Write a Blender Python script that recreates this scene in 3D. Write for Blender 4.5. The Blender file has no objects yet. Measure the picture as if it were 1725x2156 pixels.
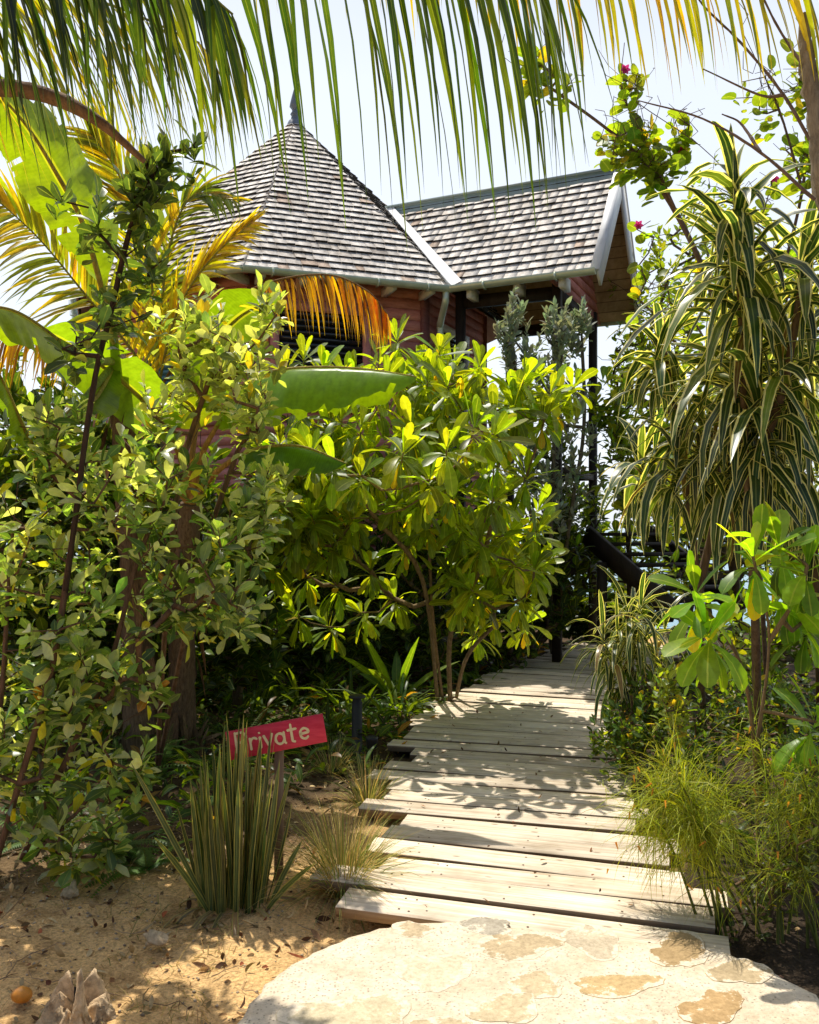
import bpy, math
import numpy as np
from mathutils import Vector

# ------------------------------------------------------------------ scene basics
SC = bpy.context.scene
COL = SC.collection
F, CX, VH, H = 1860.0, 862.5, 1112.0, 1.6
V3 = lambda *a: np.array(a, float)

def P(u, v, z):
    """world point seen along a measured bearing at distance z (survey of the photo)"""
    return V3((u - CX) / F * z, z, H + (VH - v) / F * z)

def nrm(a):
    a = np.asarray(a, float)
    return a / np.maximum(np.linalg.norm(a, axis=-1, keepdims=True), 1e-9)

# ------------------------------------------------------------------ mesh builder
class MB:
    def __init__(s):
        s.v, s.f, s.t, s.l, s.n = [], [], [], [], 0
    def add(s, v, faces, tint=(.5, .5, .5), lc=None):
        v = np.asarray(v, float).reshape(-1, 3)
        n = len(v)
        t = np.asarray(tint, float)
        if t.ndim == 1: t = np.tile(t, (n, 1))
        if lc is None: lc = np.zeros((n, 3))
        s.v.append(v); s.t.append(t); s.l.append(np.asarray(lc, float).reshape(-1, 3))
        if isinstance(faces, np.ndarray):
            s.f.append(faces + s.n)
        else:
            for f in faces: s.f.append(np.asarray(f)[None] + s.n)
        s.n += n
    def box(s, c, ax, ay, az, tint=(.5, .5, .5)):
        c, ax, ay, az = map(lambda q: np.asarray(q, float), (c, ax, ay, az))
        v = [c + i * ax + j * ay + k * az for i in (-1, 1) for j in (-1, 1) for k in (-1, 1)]
        s.add(v, np.array([[0, 1, 3, 2], [4, 6, 7, 5], [0, 4, 5, 1], [2, 3, 7, 6], [0, 2, 6, 4], [1, 5, 7, 3]]), tint)
    def build(s, name, mat, parent=None, smooth=False, loc=None):
        me = bpy.data.meshes.new(name)
        if s.n:
            off = np.zeros(3)
            if parent is not None:
                q = parent
                while q is not None:
                    off = off + np.array(q.location); q = q.parent
            if loc is not None: off = np.asarray(loc, float)
            v = np.concatenate(s.v) - off
            lt = np.concatenate([np.full(len(f), f.shape[1]) for f in s.f])
            li = np.concatenate([f.ravel() for f in s.f])
            me.vertices.add(len(v)); me.vertices.foreach_set('co', v.ravel())
            me.loops.add(len(li)); me.loops.foreach_set('vertex_index', li.astype(np.int32))
            ls = np.concatenate([[0], np.cumsum(lt)[:-1]])
            me.polygons.add(len(lt))
            me.polygons.foreach_set('loop_start', ls.astype(np.int32))
            me.polygons.foreach_set('loop_total', lt.astype(np.int32))
            if smooth: me.polygons.foreach_set('use_smooth', np.ones(len(lt), bool))
            a = me.attributes.new('tint', 'FLOAT_COLOR', 'POINT')
            t = np.concatenate(s.t); a.data.foreach_set('color', np.concatenate([t, np.ones((len(t), 1))], 1).ravel())
            a = me.attributes.new('lc', 'FLOAT_VECTOR', 'POINT')
            a.data.foreach_set('vector', np.concatenate(s.l).ravel())
            me.update(calc_edges=True); me.validate()
        o = bpy.data.objects.new(name, me)
        COL.objects.link(o)
        if mat is not None: me.materials.append(mat)
        if parent is not None: o.parent = parent
        elif loc is not None: o.location = loc
        return o

def tag(o, label=None, cat=None, group=None, kind=None):
    if label: o['label'] = label
    if cat: o['category'] = cat
    if group: o['group'] = group
    if kind: o['kind'] = kind
    return o

def thing(name, loc, label, cat, group=None, rz=0):
    o = bpy.data.objects.new(name, None)
    COL.objects.link(o); o.location = [float(q) for q in loc]; o.rotation_euler[2] = rz
    o.empty_display_size = .2
    return tag(o, label, cat, group)

# ------------------------------------------------------------------ materials
def newmat(name):
    m = bpy.data.materials.new(name); m.use_nodes = True
    nt = m.node_tree; nt.nodes.clear()
    return m, nt
def N(nt, typ, **kw):
    n = nt.nodes.new(typ)
    for k, v in kw.items():
        if k == 'inp':
            for i, x in v.items(): n.inputs[i].default_value = x
        else: setattr(n, k, v)
    return n
def ramp(nt, fac, stops):
    r = N(nt, 'ShaderNodeValToRGB'); e = r.color_ramp.elements
    while len(e) < len(stops): e.new(.5)
    for q, (p, c) in zip(e, stops):
        q.position = p; q.color = (*c, 1) if len(c) == 3 else c
    nt.links.new(fac, r.inputs[0]); return r.outputs[0]
def mixc(nt, fac, a, b, mode='MIX'):
    m = N(nt, 'ShaderNodeMix', data_type='RGBA', blend_type=mode)
    for s, q in ((m.inputs[0], fac), (m.inputs[6], a), (m.inputs[7], b)):
        if isinstance(q, bpy.types.NodeSocket): nt.links.new(q, s)
        elif isinstance(q, (int, float)): s.default_value = q
        else: s.default_value = (*q, 1)
    return m.outputs[2]
def noise(nt, vec, scale, detail=4, rough=.6):
    n = N(nt, 'ShaderNodeTexNoise', inp={'Scale': scale, 'Detail': detail, 'Roughness': rough})
    if vec is not None: nt.links.new(vec, n.inputs['Vector'])
    return n.outputs['Fac']
def mathn(nt, op, a, b=0.0):
    m = N(nt, 'ShaderNodeMath', operation=op)
    for s, q in ((m.inputs[0], a), (m.inputs[1], b)):
        if isinstance(q, bpy.types.NodeSocket): nt.links.new(q, s)
        else: s.default_value = q
    return m.outputs[0]
def principled(nt, col, rough=.7, spec=.3, bump=None, bstr=.3, bdist=.01, metal=0):
    b = N(nt, 'ShaderNodeBsdfPrincipled')
    for nm, q in (('Base Color', col), ('Roughness', rough), ('Specular IOR Level', spec), ('Metallic', metal)):
        if isinstance(q, bpy.types.NodeSocket): nt.links.new(q, b.inputs[nm])
        elif isinstance(q, (int, float)): b.inputs[nm].default_value = q
        else: b.inputs[nm].default_value = (*q, 1)
    if bump is not None:
        bp = N(nt, 'ShaderNodeBump', inp={'Strength': bstr, 'Distance': bdist})
        nt.links.new(bump, bp.inputs['Height']); nt.links.new(bp.outputs[0], b.inputs['Normal'])
    return b
def out(nt, sh):
    o = N(nt, 'ShaderNodeOutputMaterial'); nt.links.new(sh, o.inputs[0])

def leaf_mat(name, trans=.45, tcol=(1.9, 1.7, .35), rough=.4, spec=.4, stripe=None, vein=0.0):
    m, nt = newmat(name)
    at = N(nt, 'ShaderNodeAttribute', attribute_name='tint')
    lc = N(nt, 'ShaderNodeAttribute', attribute_name='lc')
    geo = N(nt, 'ShaderNodeNewGeometry')
    sep = N(nt, 'ShaderNodeSeparateXYZ'); nt.links.new(lc.outputs['Vector'], sep.inputs[0])
    nz = noise(nt, geo.outputs['Position'], 22, 3)
    br = ramp(nt, nz, [(.25, (.72, .72, .72)), (.75, (1.22, 1.22, 1.22))])
    col = mixc(nt, 1.0, at.outputs['Color'], br, 'MULTIPLY')
    ax = mathn(nt, 'ABSOLUTE', sep.outputs[0])
    # paler midrib
    mid = mathn(nt, 'LESS_THAN', ax, .09)
    col = mixc(nt, mathn(nt, 'MULTIPLY', mid, .35), col, (.35, .42, .16))
    if stripe:
        w = mathn(nt, 'ADD', ax, mathn(nt, 'MULTIPLY', mathn(nt, 'SUBTRACT', nz, .5), .18))
        edge = mathn(nt, 'GREATER_THAN', w, stripe[0])
        col = mixc(nt, edge, col, stripe[1])
    if vein:
        s = mathn(nt, 'SINE', mathn(nt, 'ADD', mathn(nt, 'MULTIPLY', sep.outputs[1], 330.0), mathn(nt, 'MULTIPLY', ax, -9.0)))
        s = mathn(nt, 'MULTIPLY', mathn(nt, 'ADD', s, 1.0), vein)
        col = mixc(nt, s, col, (.16, .26, .03))
    b = principled(nt, col, rough, spec)
    tr = N(nt, 'ShaderNodeBsdfTranslucent')
    nt.links.new(mixc(nt, 1.0, col, tcol, 'MULTIPLY'), tr.inputs[0])
    mx = N(nt, 'ShaderNodeMixShader', inp={0: trans})
    nt.links.new(b.outputs[0], mx.inputs[1]); nt.links.new(tr.outputs[0], mx.inputs[2])
    out(nt, mx.outputs[0]); return m

def bark_mat(name, sc=(14, 14, 3), dark=.5, rough=.85):
    m, nt = newmat(name)
    at = N(nt, 'ShaderNodeAttribute', attribute_name='tint')
    geo = N(nt, 'ShaderNodeNewGeometry')
    mp = N(nt, 'ShaderNodeVectorMath', operation='MULTIPLY'); mp.inputs[1].default_value = sc
    nt.links.new(geo.outputs['Position'], mp.inputs[0])
    nz = noise(nt, mp.outputs[0], 3.0, 6, .7)
    col = mixc(nt, 1.0, at.outputs['Color'], ramp(nt, nz, [(.3, (dark, dark * .9, dark * .8)), (.7, (1.35, 1.3, 1.2))]), 'MULTIPLY')
    out(nt, principled(nt, col, rough, .2, nz, .7, .02).outputs[0]); return m

M = {}
M['scaevola'] = leaf_mat('scaevola_leaf', .55, (5.2, 4.2, .35), .38, .5)
M['silver'] = leaf_mat('silver_leaf', .45, (4.0, 3.5, .6), .36, .6)
M['grey'] = leaf_mat('grey_leaf', .3, (1.7, 1.7, 1.0), .6, .3)
M['generic'] = leaf_mat('shrub_leaf', .5, (4.6, 3.5, .35), .4, .4)
M['round'] = leaf_mat('round_leaf', .55, (4.2, 3.3, .4), .45, .35)
M['palm'] = leaf_mat('palm_leaflet', .55, (2.9, 2.5, .25), .35, .5)
M['banana'] = leaf_mat('banana_leaf', .55, (4.6, 3.2, .2), .3, .5, vein=.05)
M['dracaena'] = leaf_mat('striped_leaf', .42, (2.6, 2.4, .6), .3, .5, stripe=(.70, (.66, .63, .34)))
M['snake'] = leaf_mat('snake_leaf', .25, (2.2, 2.0, .5), .4, .4, stripe=(.74, (.36, .33, .09)))
M['fern'] = leaf_mat('fern_leaf', .45, (2.2, 2.0, .4), .5, .3)
M['grass'] = leaf_mat('grass_blade', .4, (1.5, 1.4, .6), .6, .2)
M['wisp'] = leaf_mat('wisp_stem', .4, (2.6, 2.4, .4), .5, .3)
M['flower'] = leaf_mat('petal', .4, (1.6, .9, 1.2), .5, .2)
M['bark'] = bark_mat('bark')
M['fibre'] = bark_mat('banana_bark', (30, 30, 2.5), .35)
M['driftwood'] = bark_mat('driftwood', (9, 9, 9), .45)

def plain_mat(name, c, rough=.7, spec=.3, var=.25, scale=6, metal=0, bump=.15, use_tint=False):
    m, nt = newmat(name)
    tc = N(nt, 'ShaderNodeTexCoord')
    nz = noise(nt, tc.outputs['Object'], scale, 6, .65)
    base = c
    if use_tint: base = N(nt, 'ShaderNodeAttribute', attribute_name='tint').outputs['Color']
    col = mixc(nt, 1.0, base, ramp(nt, nz, [(.25, (1 - var,) * 3), (.75, (1 + var,) * 3)]), 'MULTIPLY')
    out(nt, principled(nt, col, rough, spec, nz, bump, .01, metal).outputs[0]); return m

def wood_mat(name, a, b, grain=(1.2, 26, 26), rough=.75, tint=False, objrand=.25, bstr=.35, stain=None):
    m, nt = newmat(name)
    tc = N(nt, 'ShaderNodeTexCoord'); oi = N(nt, 'ShaderNodeObjectInfo')
    off = N(nt, 'ShaderNodeVectorMath', operation='ADD')
    cmb = N(nt, 'ShaderNodeCombineXYZ')
    k = mathn(nt, 'MULTIPLY', oi.outputs['Random'], 37.0)
    for i in range(3): nt.links.new(k, cmb.inputs[i])
    nt.links.new(tc.outputs['Object'], off.inputs[0]); nt.links.new(cmb.outputs[0], off.inputs[1])
    mp = N(nt, 'ShaderNodeVectorMath', operation='MULTIPLY'); mp.inputs[1].default_value = grain
    nt.links.new(off.outputs[0], mp.inputs[0])
    g = noise(nt, mp.outputs[0], 1.6, 7, .68)
    col = ramp(nt, g, [(.28, a), (.62, b)])
    big = noise(nt, off.outputs[0], 2.3, 4, .6)
    col = mixc(nt, 1.0, col, ramp(nt, big, [(.28, (.62, .58, .52)), (.5, (.95, .94, .92)), (.68, (1.12, 1.12, 1.1))]), 'MULTIPLY')
    rr = mathn(nt, 'ADD', mathn(nt, 'MULTIPLY', oi.outputs['Random'], objrand), 1 - objrand * .6)
    rc = N(nt, 'ShaderNodeCombineColor')
    for i in range(3): nt.links.new(rr, rc.inputs[i])
    col = mixc(nt, 1.0, col, rc.outputs[0], 'MULTIPLY')
    if stain:   # knots and worn specks
        vo = N(nt, 'ShaderNodeTexVoronoi', inp={'Scale': 1.0, 'Randomness': 1.0})
        mp2 = N(nt, 'ShaderNodeVectorMath', operation='MULTIPLY'); mp2.inputs[1].default_value = (5, 13, 13)
        nt.links.new(off.outputs[0], mp2.inputs[0]); nt.links.new(mp2.outputs[0], vo.inputs['Vector'])
        kf = ramp(nt, vo.outputs['Distance'], [(.07, (1, 1, 1)), (.13, (0, 0, 0))])
        kf = mathn(nt, 'MULTIPLY', kf, .6)
        col = mixc(nt, kf, col, stain)
    if tint:
        col = mixc(nt, 1.0, col, N(nt, 'ShaderNodeAttribute', attribute_name='tint').outputs['Color'], 'MULTIPLY')
    out(nt, principled(nt, col, rough, .25, g, bstr, .006).outputs[0]); return m

M['plank'] = wood_mat('deck_wood', (.46, .33, .21), (.90, .78, .61), (.9, 34, 34), .7, tint=True, stain=(.14, .08, .04), objrand=.34, bstr=.6)
M['joist'] = wood_mat('joist_wood', (.10, .06, .035), (.2, .13, .08))
M['shake'] = wood_mat('roof_shake', (.42, .37, .32), (.84, .79, .72), (16, 16, 5), .75, tint=True, objrand=0)
M['pink'] = wood_mat('pink_siding', (.50, .165, .14), (.68, .29, .25), (5, 5, 26), .7, tint=True, objrand=0)
M['tan'] = wood_mat('tan_boards', (.36, .25, .13), (.52, .38, .22), (10, 3, 10), .7, tint=True, objrand=0)
M['darkwood'] = wood_mat('dark_timber', (.022, .016, .012), (.05, .036, .028), (8, 8, 2), .6)
M['white'] = plain_mat('white_trim', (.78, .78, .76), .6, .3, .1)
M['ridge'] = plain_mat('ridge_metal', (.34, .42, .40), .5, .4, .12)
M['gutter'] = plain_mat('gutter_metal', (.58, .64, .48), .3, .5, .15, metal=.35)
M['lead'] = plain_mat('finial_paint', (.16, .2, .25), .5, .4)
M['glass'] = plain_mat('dark_glass', (.02, .022, .025), .15, .5, .1)
M['teal'] = plain_mat('teal_paint', (.05, .16, .2), .6, .3)
M['black'] = plain_mat('black_metal', (.018, .018, .02), .45, .4)
M['signred'] = wood_mat('sign_red', (.50, .016, .045), (.64, .045, .085), (3, 30, 30), .55, objrand=0)
M['cream'] = plain_mat('cream_paint', (.72, .58, .33), .6, .3, .12, 40)
M['post'] = wood_mat('post_wood', (.20, .13, .08), (.36, .25, .17), (26, 26, 1.5), .8)
M['rock'] = plain_mat('coral_rock', (.50, .38, .23), .95, .05, .5, 30, bump=1.0)
M['fruit'] = plain_mat('fruit_skin', (.55, .22, .03), .5, .3, .4, 25)
M['tinted'] = plain_mat('litter', (.3, .2, .1), .8, .15, .3, 60, use_tint=True)

# ------------------------------------------------------------------ leaf geometry
PROF = {
 'ob':   ([0, .22, .48, .74, .92, 1], [.10, .30, .72, 1.0, .72, .12]),
 'obp':  ([0, .2, .45, .7, .88, 1], [.10, .42, .85, 1.0, .55, .04]),
 'el':   ([0, .2, .5, .8, 1], [.12, .75, 1.0, .62, .05]),
 'lan':  ([0, .12, .35, .65, 1], [.25, .75, 1.0, .62, .02]),
 'strap':([0, .15, .35, .55, .75, .9, 1], [.6, .9, 1.0, .92, .7, .38, .02]),
 'leaflet':([0, .1, .3, .5, .7, .87, 1], [.35, .85, 1.0, .85, .55, .22, .02]),
 'sword':([0, .2, .45, .7, .88, 1], [.65, .85, 1.0, .95, .6, .04]),
 'round':([0, .1, .3, .55, .8, 1], [.3, .8, 1.0, 1.0, .8, .25]),
 'blade':([0, .4, .75, 1], [1, .85, .5, .05]),
}
def leaves(mb, base, d, up, L, W, droop=0., prof='ob', fold=.25, tint=(.1, .2, .04), curl=0., twist=0.):
    base = np.asarray(base, float).reshape(-1, 3); n = len(base)
    if n == 0: return
    d = nrm(np.broadcast_to(d, (n, 3))); up = np.broadcast_to(up, (n, 3))
    L = np.broadcast_to(L, (n,)).astype(float); W = np.broadcast_to(W, (n,)).astype(float)
    droop = np.broadcast_to(droop, (n,)).astype(float); fold = np.broadcast_to(fold, (n,)).astype(float)
    twist = np.broadcast_to(twist, (n,)).astype(float)
    curl = np.broadcast_to(curl, (n,)).astype(float)
    tint = np.broadcast_to(tint, (n, 3))
    ts, ws = PROF[prof]; K = len(ts)
    side = np.cross(d, up); bad = np.linalg.norm(side, axis=1) < .05
    side[bad] = np.cross(d[bad], V3(1, .3, .2)); side = nrm(side)
    p = base.copy(); vs = np.zeros((n, K, 3, 3))
    for i in range(K):
        if i:
            dt = ts[i] - ts[i - 1]
            d = nrm(d + np.array([0, 0, -1.]) * (droop * dt)[:, None])
            if np.any(curl):
                nn = nrm(np.cross(side, d)); d = nrm(d - nn * (curl * dt)[:, None])
            p = p + d * (L * dt)[:, None]
        s = nrm(side - d * np.sum(side * d, 1, keepdims=True))
        if np.any(twist):
            nn = np.cross(s, d); a = (twist * ts[i])[:, None]
            s = s * np.cos(a) + nn * np.sin(a)
        nn = np.cross(s, d)
        w = (W * ws[i])[:, None]
        vs[:, i, 1] = p
        e = nn * (w * fold[:, None])
        vs[:, i, 0] = p - s * w + e; vs[:, i, 2] = p + s * w + e
    q = []
    for i in range(K - 1):
        a = i * 3
        q += [[a, a + 1, a + 4, a + 3], [a + 1, a + 2, a + 5, a + 4]]
    q = np.array(q)
    faces = (q[None] + (np.arange(n) * K * 3)[:, None, None]).reshape(-1, 4)
    lc = np.zeros((n, K, 3, 3)); lc[:, :, 0, 0] = -1; lc[:, :, 2, 0] = 1
    lc[:, :, :, 1] = np.array(ts)[None, :, None]
    lc[:, :, :, 2] = np.random.default_rng(n).random(n)[:, None, None]
    mb.add(vs.reshape(-1, 3), faces, np.repeat(tint, K * 3, 0), lc.reshape(-1, 3))

def tints(rng, n, base, var=.25, alts=()):
    t = np.array(base)[None] * (1 + rng.normal(0, var, (n, 1))).clip(.45, 1.8)
    t = t * (1 + rng.normal(0, .08, (n, 3)))
    r = rng.random(n); a = 0
    for pr, c in alts:
        m = (r >= a) & (r < a + pr); a += pr
        t[m] = np.array(c)[None] * (1 + rng.normal(0, .2, (m.sum(), 1))).clip(.5, 1.6)
    return t.clip(.004, .9)

def cyls(mb, A, B, ra, rb, n=5, tint=(.2, .15, .1)):
    A, B = np.asarray(A, float), np.asarray(B, float); m = len(A)
    if m == 0: return
    d = nrm(B - A); r = np.where(np.abs(d[:, 2:3]) > .9, V3(1, 0, 0), V3(0, 0, 1))
    s = nrm(np.cross(d, r)); t = np.cross(s, d)
    ang = np.arange(n) * 2 * math.pi / n
    ring = s[:, None] * np.cos(ang)[None, :, None] + t[:, None] * np.sin(ang)[None, :, None]
    v = np.concatenate([A[:, None] + ring * np.reshape(ra, (-1, 1, 1)), B[:, None] + ring * np.reshape(rb, (-1, 1, 1))], 1)
    q = np.array([[i, (i + 1) % n, n + (i + 1) % n, n + i] for i in range(n)])
    f = (q[None] + (np.arange(m) * 2 * n)[:, None, None]).reshape(-1, 4)
    mb.add(v.reshape(-1, 3), f, tint)

def smooth_path(pts, k=6):
    pts = np.asarray(pts, float)
    if len(pts) < 3: return np.array([pts[0] + (pts[-1] - pts[0]) * t for t in np.linspace(0, 1, k + 1)])
    q = np.vstack([2 * pts[0] - pts[1], pts, 2 * pts[-1] - pts[-2]]); o = []
    for i in range(1, len(q) - 2):
        for t in np.linspace(0, 1, k, endpoint=False):
            a, b, c, e = q[i - 1], q[i], q[i + 1], q[i + 2]
            o.append(.5 * (2 * b + (c - a) * t + (2 * a - 5 * b + 4 * c - e) * t * t + (3 * b - a - 3 * c + e) * t ** 3))
    o.append(pts[-1]); return np.array(o)

def tube(mb, pts, radii, n=8, tint=(.2, .15, .1), rough=0., rng=None, cap=True):
    pts = np.asarray(pts, float); m = len(pts)
    radii = np.interp(np.linspace(0, 1, m), np.linspace(0, 1, len(np.atleast_1d(radii))), np.atleast_1d(radii))
    t = nrm(np.gradient(pts, axis=0)); s = np.cross(t[0], V3(.3, 1, .1)); s = nrm(s); V = []
    for i in range(m):
        s = nrm(s - t[i] * np.dot(s, t[i])); b = np.cross(t[i], s)
        a = np.arange(n) * 2 * math.pi / n
        r = radii[i] * (1 + (rng.normal(0, rough, n) if rng is not None and rough else np.zeros(n)))
        V.append(pts[i] + (s[None] * np.cos(a)[:, None] + b[None] * np.sin(a)[:, None]) * r[:, None])
    fs = np.array([[i * n + j, i * n + (j + 1) % n, (i + 1) * n + (j + 1) % n, (i + 1) * n + j] for i in range(m - 1) for j in range(n)])
    mb.add(np.concatenate(V), fs, tint)
    if cap:
        mb.add(V[-1], [list(range(n))], tint); mb.add(V[0], [list(range(n))[::-1]], tint)

# ------------------------------------------------------------------ plant skeletons
def grow(trunks, targets, rng, wob=.06, segs=3):
    pos, par = [], []
    for tr in trunks:
        tr = smooth_path(tr, 5)
        for i, p in enumerate(tr):
            pos.append(p); par.append(len(pos) - 2 if i else -1)
    root = np.array(trunks[0][0]); pos = [np.array(p) for p in pos]
    T = sorted(targets, key=lambda q: np.linalg.norm(q - root)); tips = []
    for t in T:
        A = np.array(pos); dv = t - A
        dist = np.linalg.norm(dv, axis=1) + np.maximum(0, A[:, 2] - t[2]) * 1.2
        j = int(np.argmin(dist)); a = pos[j]; L = np.linalg.norm(t - a); last = j
        k = max(1, min(segs, int(L / .12)))
        for i in range(1, k + 1):
            f = i / k
            p = a + (t - a) * f + rng.normal(0, wob * L, 3) * (1 if i < k else 0) + V3(0, 0, -.12 * L * math.sin(math.pi * f))
            pos.append(p); par.append(last); last = len(pos) - 1
        tips.append(last)
    pos = np.array(pos); par = np.array(par)
    cnt = np.zeros(len(pos)); cnt[tips] = 1
    for i in range(len(pos) - 1, -1, -1):
        if par[i] >= 0: cnt[par[i]] += cnt[i]
    return pos, par, np.array(tips), np.maximum(cnt, 1)

def branches(mb, pos, par, cnt, r0, rmax, tint, pw=.5, n=5):
    i = np.where(par >= 0)[0]
    rad = np.minimum(r0 * cnt ** pw, rmax)
    cyls(mb, pos[par[i]], pos[i], np.minimum(rad[par[i]], rad[i] * 1.6), rad[i], n, tint)

def blob_targets(rng, blobs):
    o = []
    for (u, v, z, ru, rv, rz, n) in blobs:
        for _ in range(n):
            w = nrm(rng.normal(0, 1, 3)) * rng.random() ** .45 * (1.0 if rng.random() < .8 else rng.uniform(1.1, 1.45))
            zz = z + w[1] * rz
            o.append(P(u + w[0] * ru, v + w[2] * rv, zz))
    return [q for q in o if q[2] > .04]

GA = 2.39996
def frames(ax):
    ax = nrm(ax); r = np.where(np.abs(ax[:, 2:3]) > .9, V3(1, 0, 0), V3(0, 0, 1))
    s = nrm(np.cross(ax, r)); return s, np.cross(ax, s)

def twig_leaves(mb, tips, dirs, rng, m, tw, L, W, prof, base, var, alts, ang=(65, 25), droop=.3, fold=.25, upz=.35):
    """leaves spiralling along the last bit of each twig"""
    n = len(tips); d = nrm(dirs + V3(0, 0, upz)); s, b = frames(d)
    for i in range(m):
        f = i / max(1, m - 1)
        az = i * GA + rng.random(n) * 1.2
        a = np.radians(ang[0] + (ang[1] - ang[0]) * f + rng.normal(0, 12, n))
        rad = s * np.cos(az)[:, None] + b * np.sin(az)[:, None]
        ld = d * np.cos(a)[:, None] + rad * np.sin(a)[:, None]
        bp = tips - d * (tw * (1 - f) * (.8 + .4 * rng.random(n)))[:, None]
        keep = rng.random(n) < .92
        l = L * rng.choice([.5, .75, .9, 1.05, 1.25], n) * rng.uniform(.9, 1.1, n)
        leaves(mb, bp[keep], ld[keep], (d + rng.normal(0, .35, (n, 3)))[keep], l[keep], (W * l / L)[keep], droop * rng.uniform(.3, 1.6, n)[keep], prof, fold, tints(rng, n, base, var, alts)[keep], curl=rng.normal(0, .35, n)[keep])

def shrub(name, label, cat, trunks, blobs, mat, seed, leaf, r0=.0035, rmax=.03, bark=(.22, .14, .085), group=None, stem='stem', extra=None):
    rng = np.random.default_rng(seed); root = np.array(trunks[0][0])
    T = blob_targets(rng, blobs); pos, par, tips, cnt = grow(trunks, T, rng)
    o = thing(name, root, label, cat, group)
    mb = MB(); branches(mb, pos, par, cnt, r0, rmax, bark); mb.build(stem, M['bark'], o, True)
    mb = MB(); d = pos[tips] - pos[par[tips]]
    twig_leaves(mb, pos[tips], d, rng, **leaf); mb.build('foliage', mat, o, True)
    return o

def rosettes(mb, c, ax, rng, n, L, W, prof, base, var, alts, el=(80, -40), droop=(.3, 1.2), fold=.2, stemlen=.1, tipcol=None):
    """leaf whorls: c (m,3) centres, ax (m,3) axes"""
    m = len(c); ax = nrm(ax); s, b = frames(ax)
    for i in range(n):
        f = i / (n - 1)
        az = i * GA + rng.random(m) * .7
        e = np.radians(el[0] + (el[1] - el[0]) * f ** .9 + rng.normal(0, 9, m))
        rad = s * np.cos(az)[:, None] + b * np.sin(az)[:, None]
        d = ax * np.sin(e)[:, None] + rad * np.cos(e)[:, None]
        l = L * (0.55 + .55 * math.sin(math.pi * min(1, .15 + f * .85) ** .8)) * rng.uniform(.65, 1.2, m)
        t = tints(rng, m, base, var, alts)
        if tipcol is not None: t = t * (1 - f * .0) if f < .75 else np.where(rng.random((m, 1)) < .10, np.array(tipcol)[None], t)
        leaves(mb, c - ax * (stemlen * f), d, ax + rad * .01 + V3(0, 0, .15), l, W * l / L, droop[0] + (droop[1] - droop[0]) * f * rng.uniform(.6, 1.3, m), prof, fold, t, twist=rng.normal(0, .28, m), curl=rng.normal(0, .35, m))

# ------------------------------------------------------------------ world, sun, camera
SUN = nrm(V3(-.45, .89, 0)) * math.cos(math.radians(67)) + V3(0, 0, math.sin(math.radians(67)))
w = bpy.data.worlds.new('World'); SC.world = w; w.use_nodes = True
nt = w.node_tree; nt.nodes.clear()
sky = N(nt, 'ShaderNodeTexSky', sky_type='NISHITA', sun_disc=False)
sky.sun_elevation = math.radians(67); sky.sun_rotation = math.atan2(SUN[0], SUN[1])
sky.air_density = 1.0; sky.dust_density = 2.5; sky.ozone_density = 1.0
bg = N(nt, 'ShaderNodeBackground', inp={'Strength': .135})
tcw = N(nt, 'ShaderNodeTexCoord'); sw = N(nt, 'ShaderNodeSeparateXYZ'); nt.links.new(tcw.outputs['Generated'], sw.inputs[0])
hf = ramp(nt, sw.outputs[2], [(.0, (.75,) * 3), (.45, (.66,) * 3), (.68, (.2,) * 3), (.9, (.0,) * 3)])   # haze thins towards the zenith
fw = N(nt, 'ShaderNodeMapRange', inp={1: -.6, 2: .45, 3: 0.0, 4: 1.0}); nt.links.new(sw.outputs[1], fw.inputs[0])     # added haze kept to the sun's side, cutting fill from behind the camera
haze = mixc(nt, mathn(nt, 'MULTIPLY', hf, fw.outputs[0]), sky.outputs[0], (8.6, 9.1, 9.8))          # bright haze added over the clear-sky model
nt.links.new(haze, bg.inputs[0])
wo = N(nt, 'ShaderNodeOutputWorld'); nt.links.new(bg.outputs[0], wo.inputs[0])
sl = bpy.data.lights.new('sun', 'SUN'); sl.energy = 5.0; sl.angle = math.radians(.53); sl.color = (1, .95, .86)
so = bpy.data.objects.new('sun', sl); COL.objects.link(so); so.location = (-6, 12, 20)
so.rotation_euler = Vector([-float(q) for q in SUN]).to_track_quat('-Z', 'Y').to_euler()
cam = bpy.data.cameras.new('camera'); co = bpy.data.objects.new('camera', cam); COL.objects.link(co)
co.location = (0, 0, H); co.rotation_euler = (math.pi / 2, 0, 0)
cam.sensor_fit = 'VERTICAL'; cam.sensor_height = 24; cam.lens = F / 2156 * 24
cam.shift_y = (VH - 1078) / 2156; cam.clip_start = .05; cam.clip_end = 6000
SC.camera = co
SC.view_settings.view_transform = 'Standard'; SC.view_settings.look = 'None'
SC.view_settings.exposure = 0; SC.view_settings.gamma = 1
SC.cycles.max_bounces = 8; SC.cycles.diffuse_bounces = 4; SC.cycles.transmission_bounces = 6; SC.cycles.use_denoising = True

# ------------------------------------------------------------------ ground, water
def vnoise(x, y, sc, seed):
    r = np.random.default_rng(seed).random((64, 64))
    x, y = x * sc, y * sc; xi, yi = np.floor(x).astype(int), np.floor(y).astype(int)
    fx, fy = x - xi, y - yi; fx = fx * fx * (3 - 2 * fx); fy = fy * fy * (3 - 2 * fy)
    g = lambda a, b: r[a % 64, b % 64]
    return (g(xi, yi) * (1 - fx) + g(xi + 1, yi) * fx) * (1 - fy) + (g(xi, yi + 1) * (1 - fx) + g(xi + 1, yi + 1) * fx) * fy - .5

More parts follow.
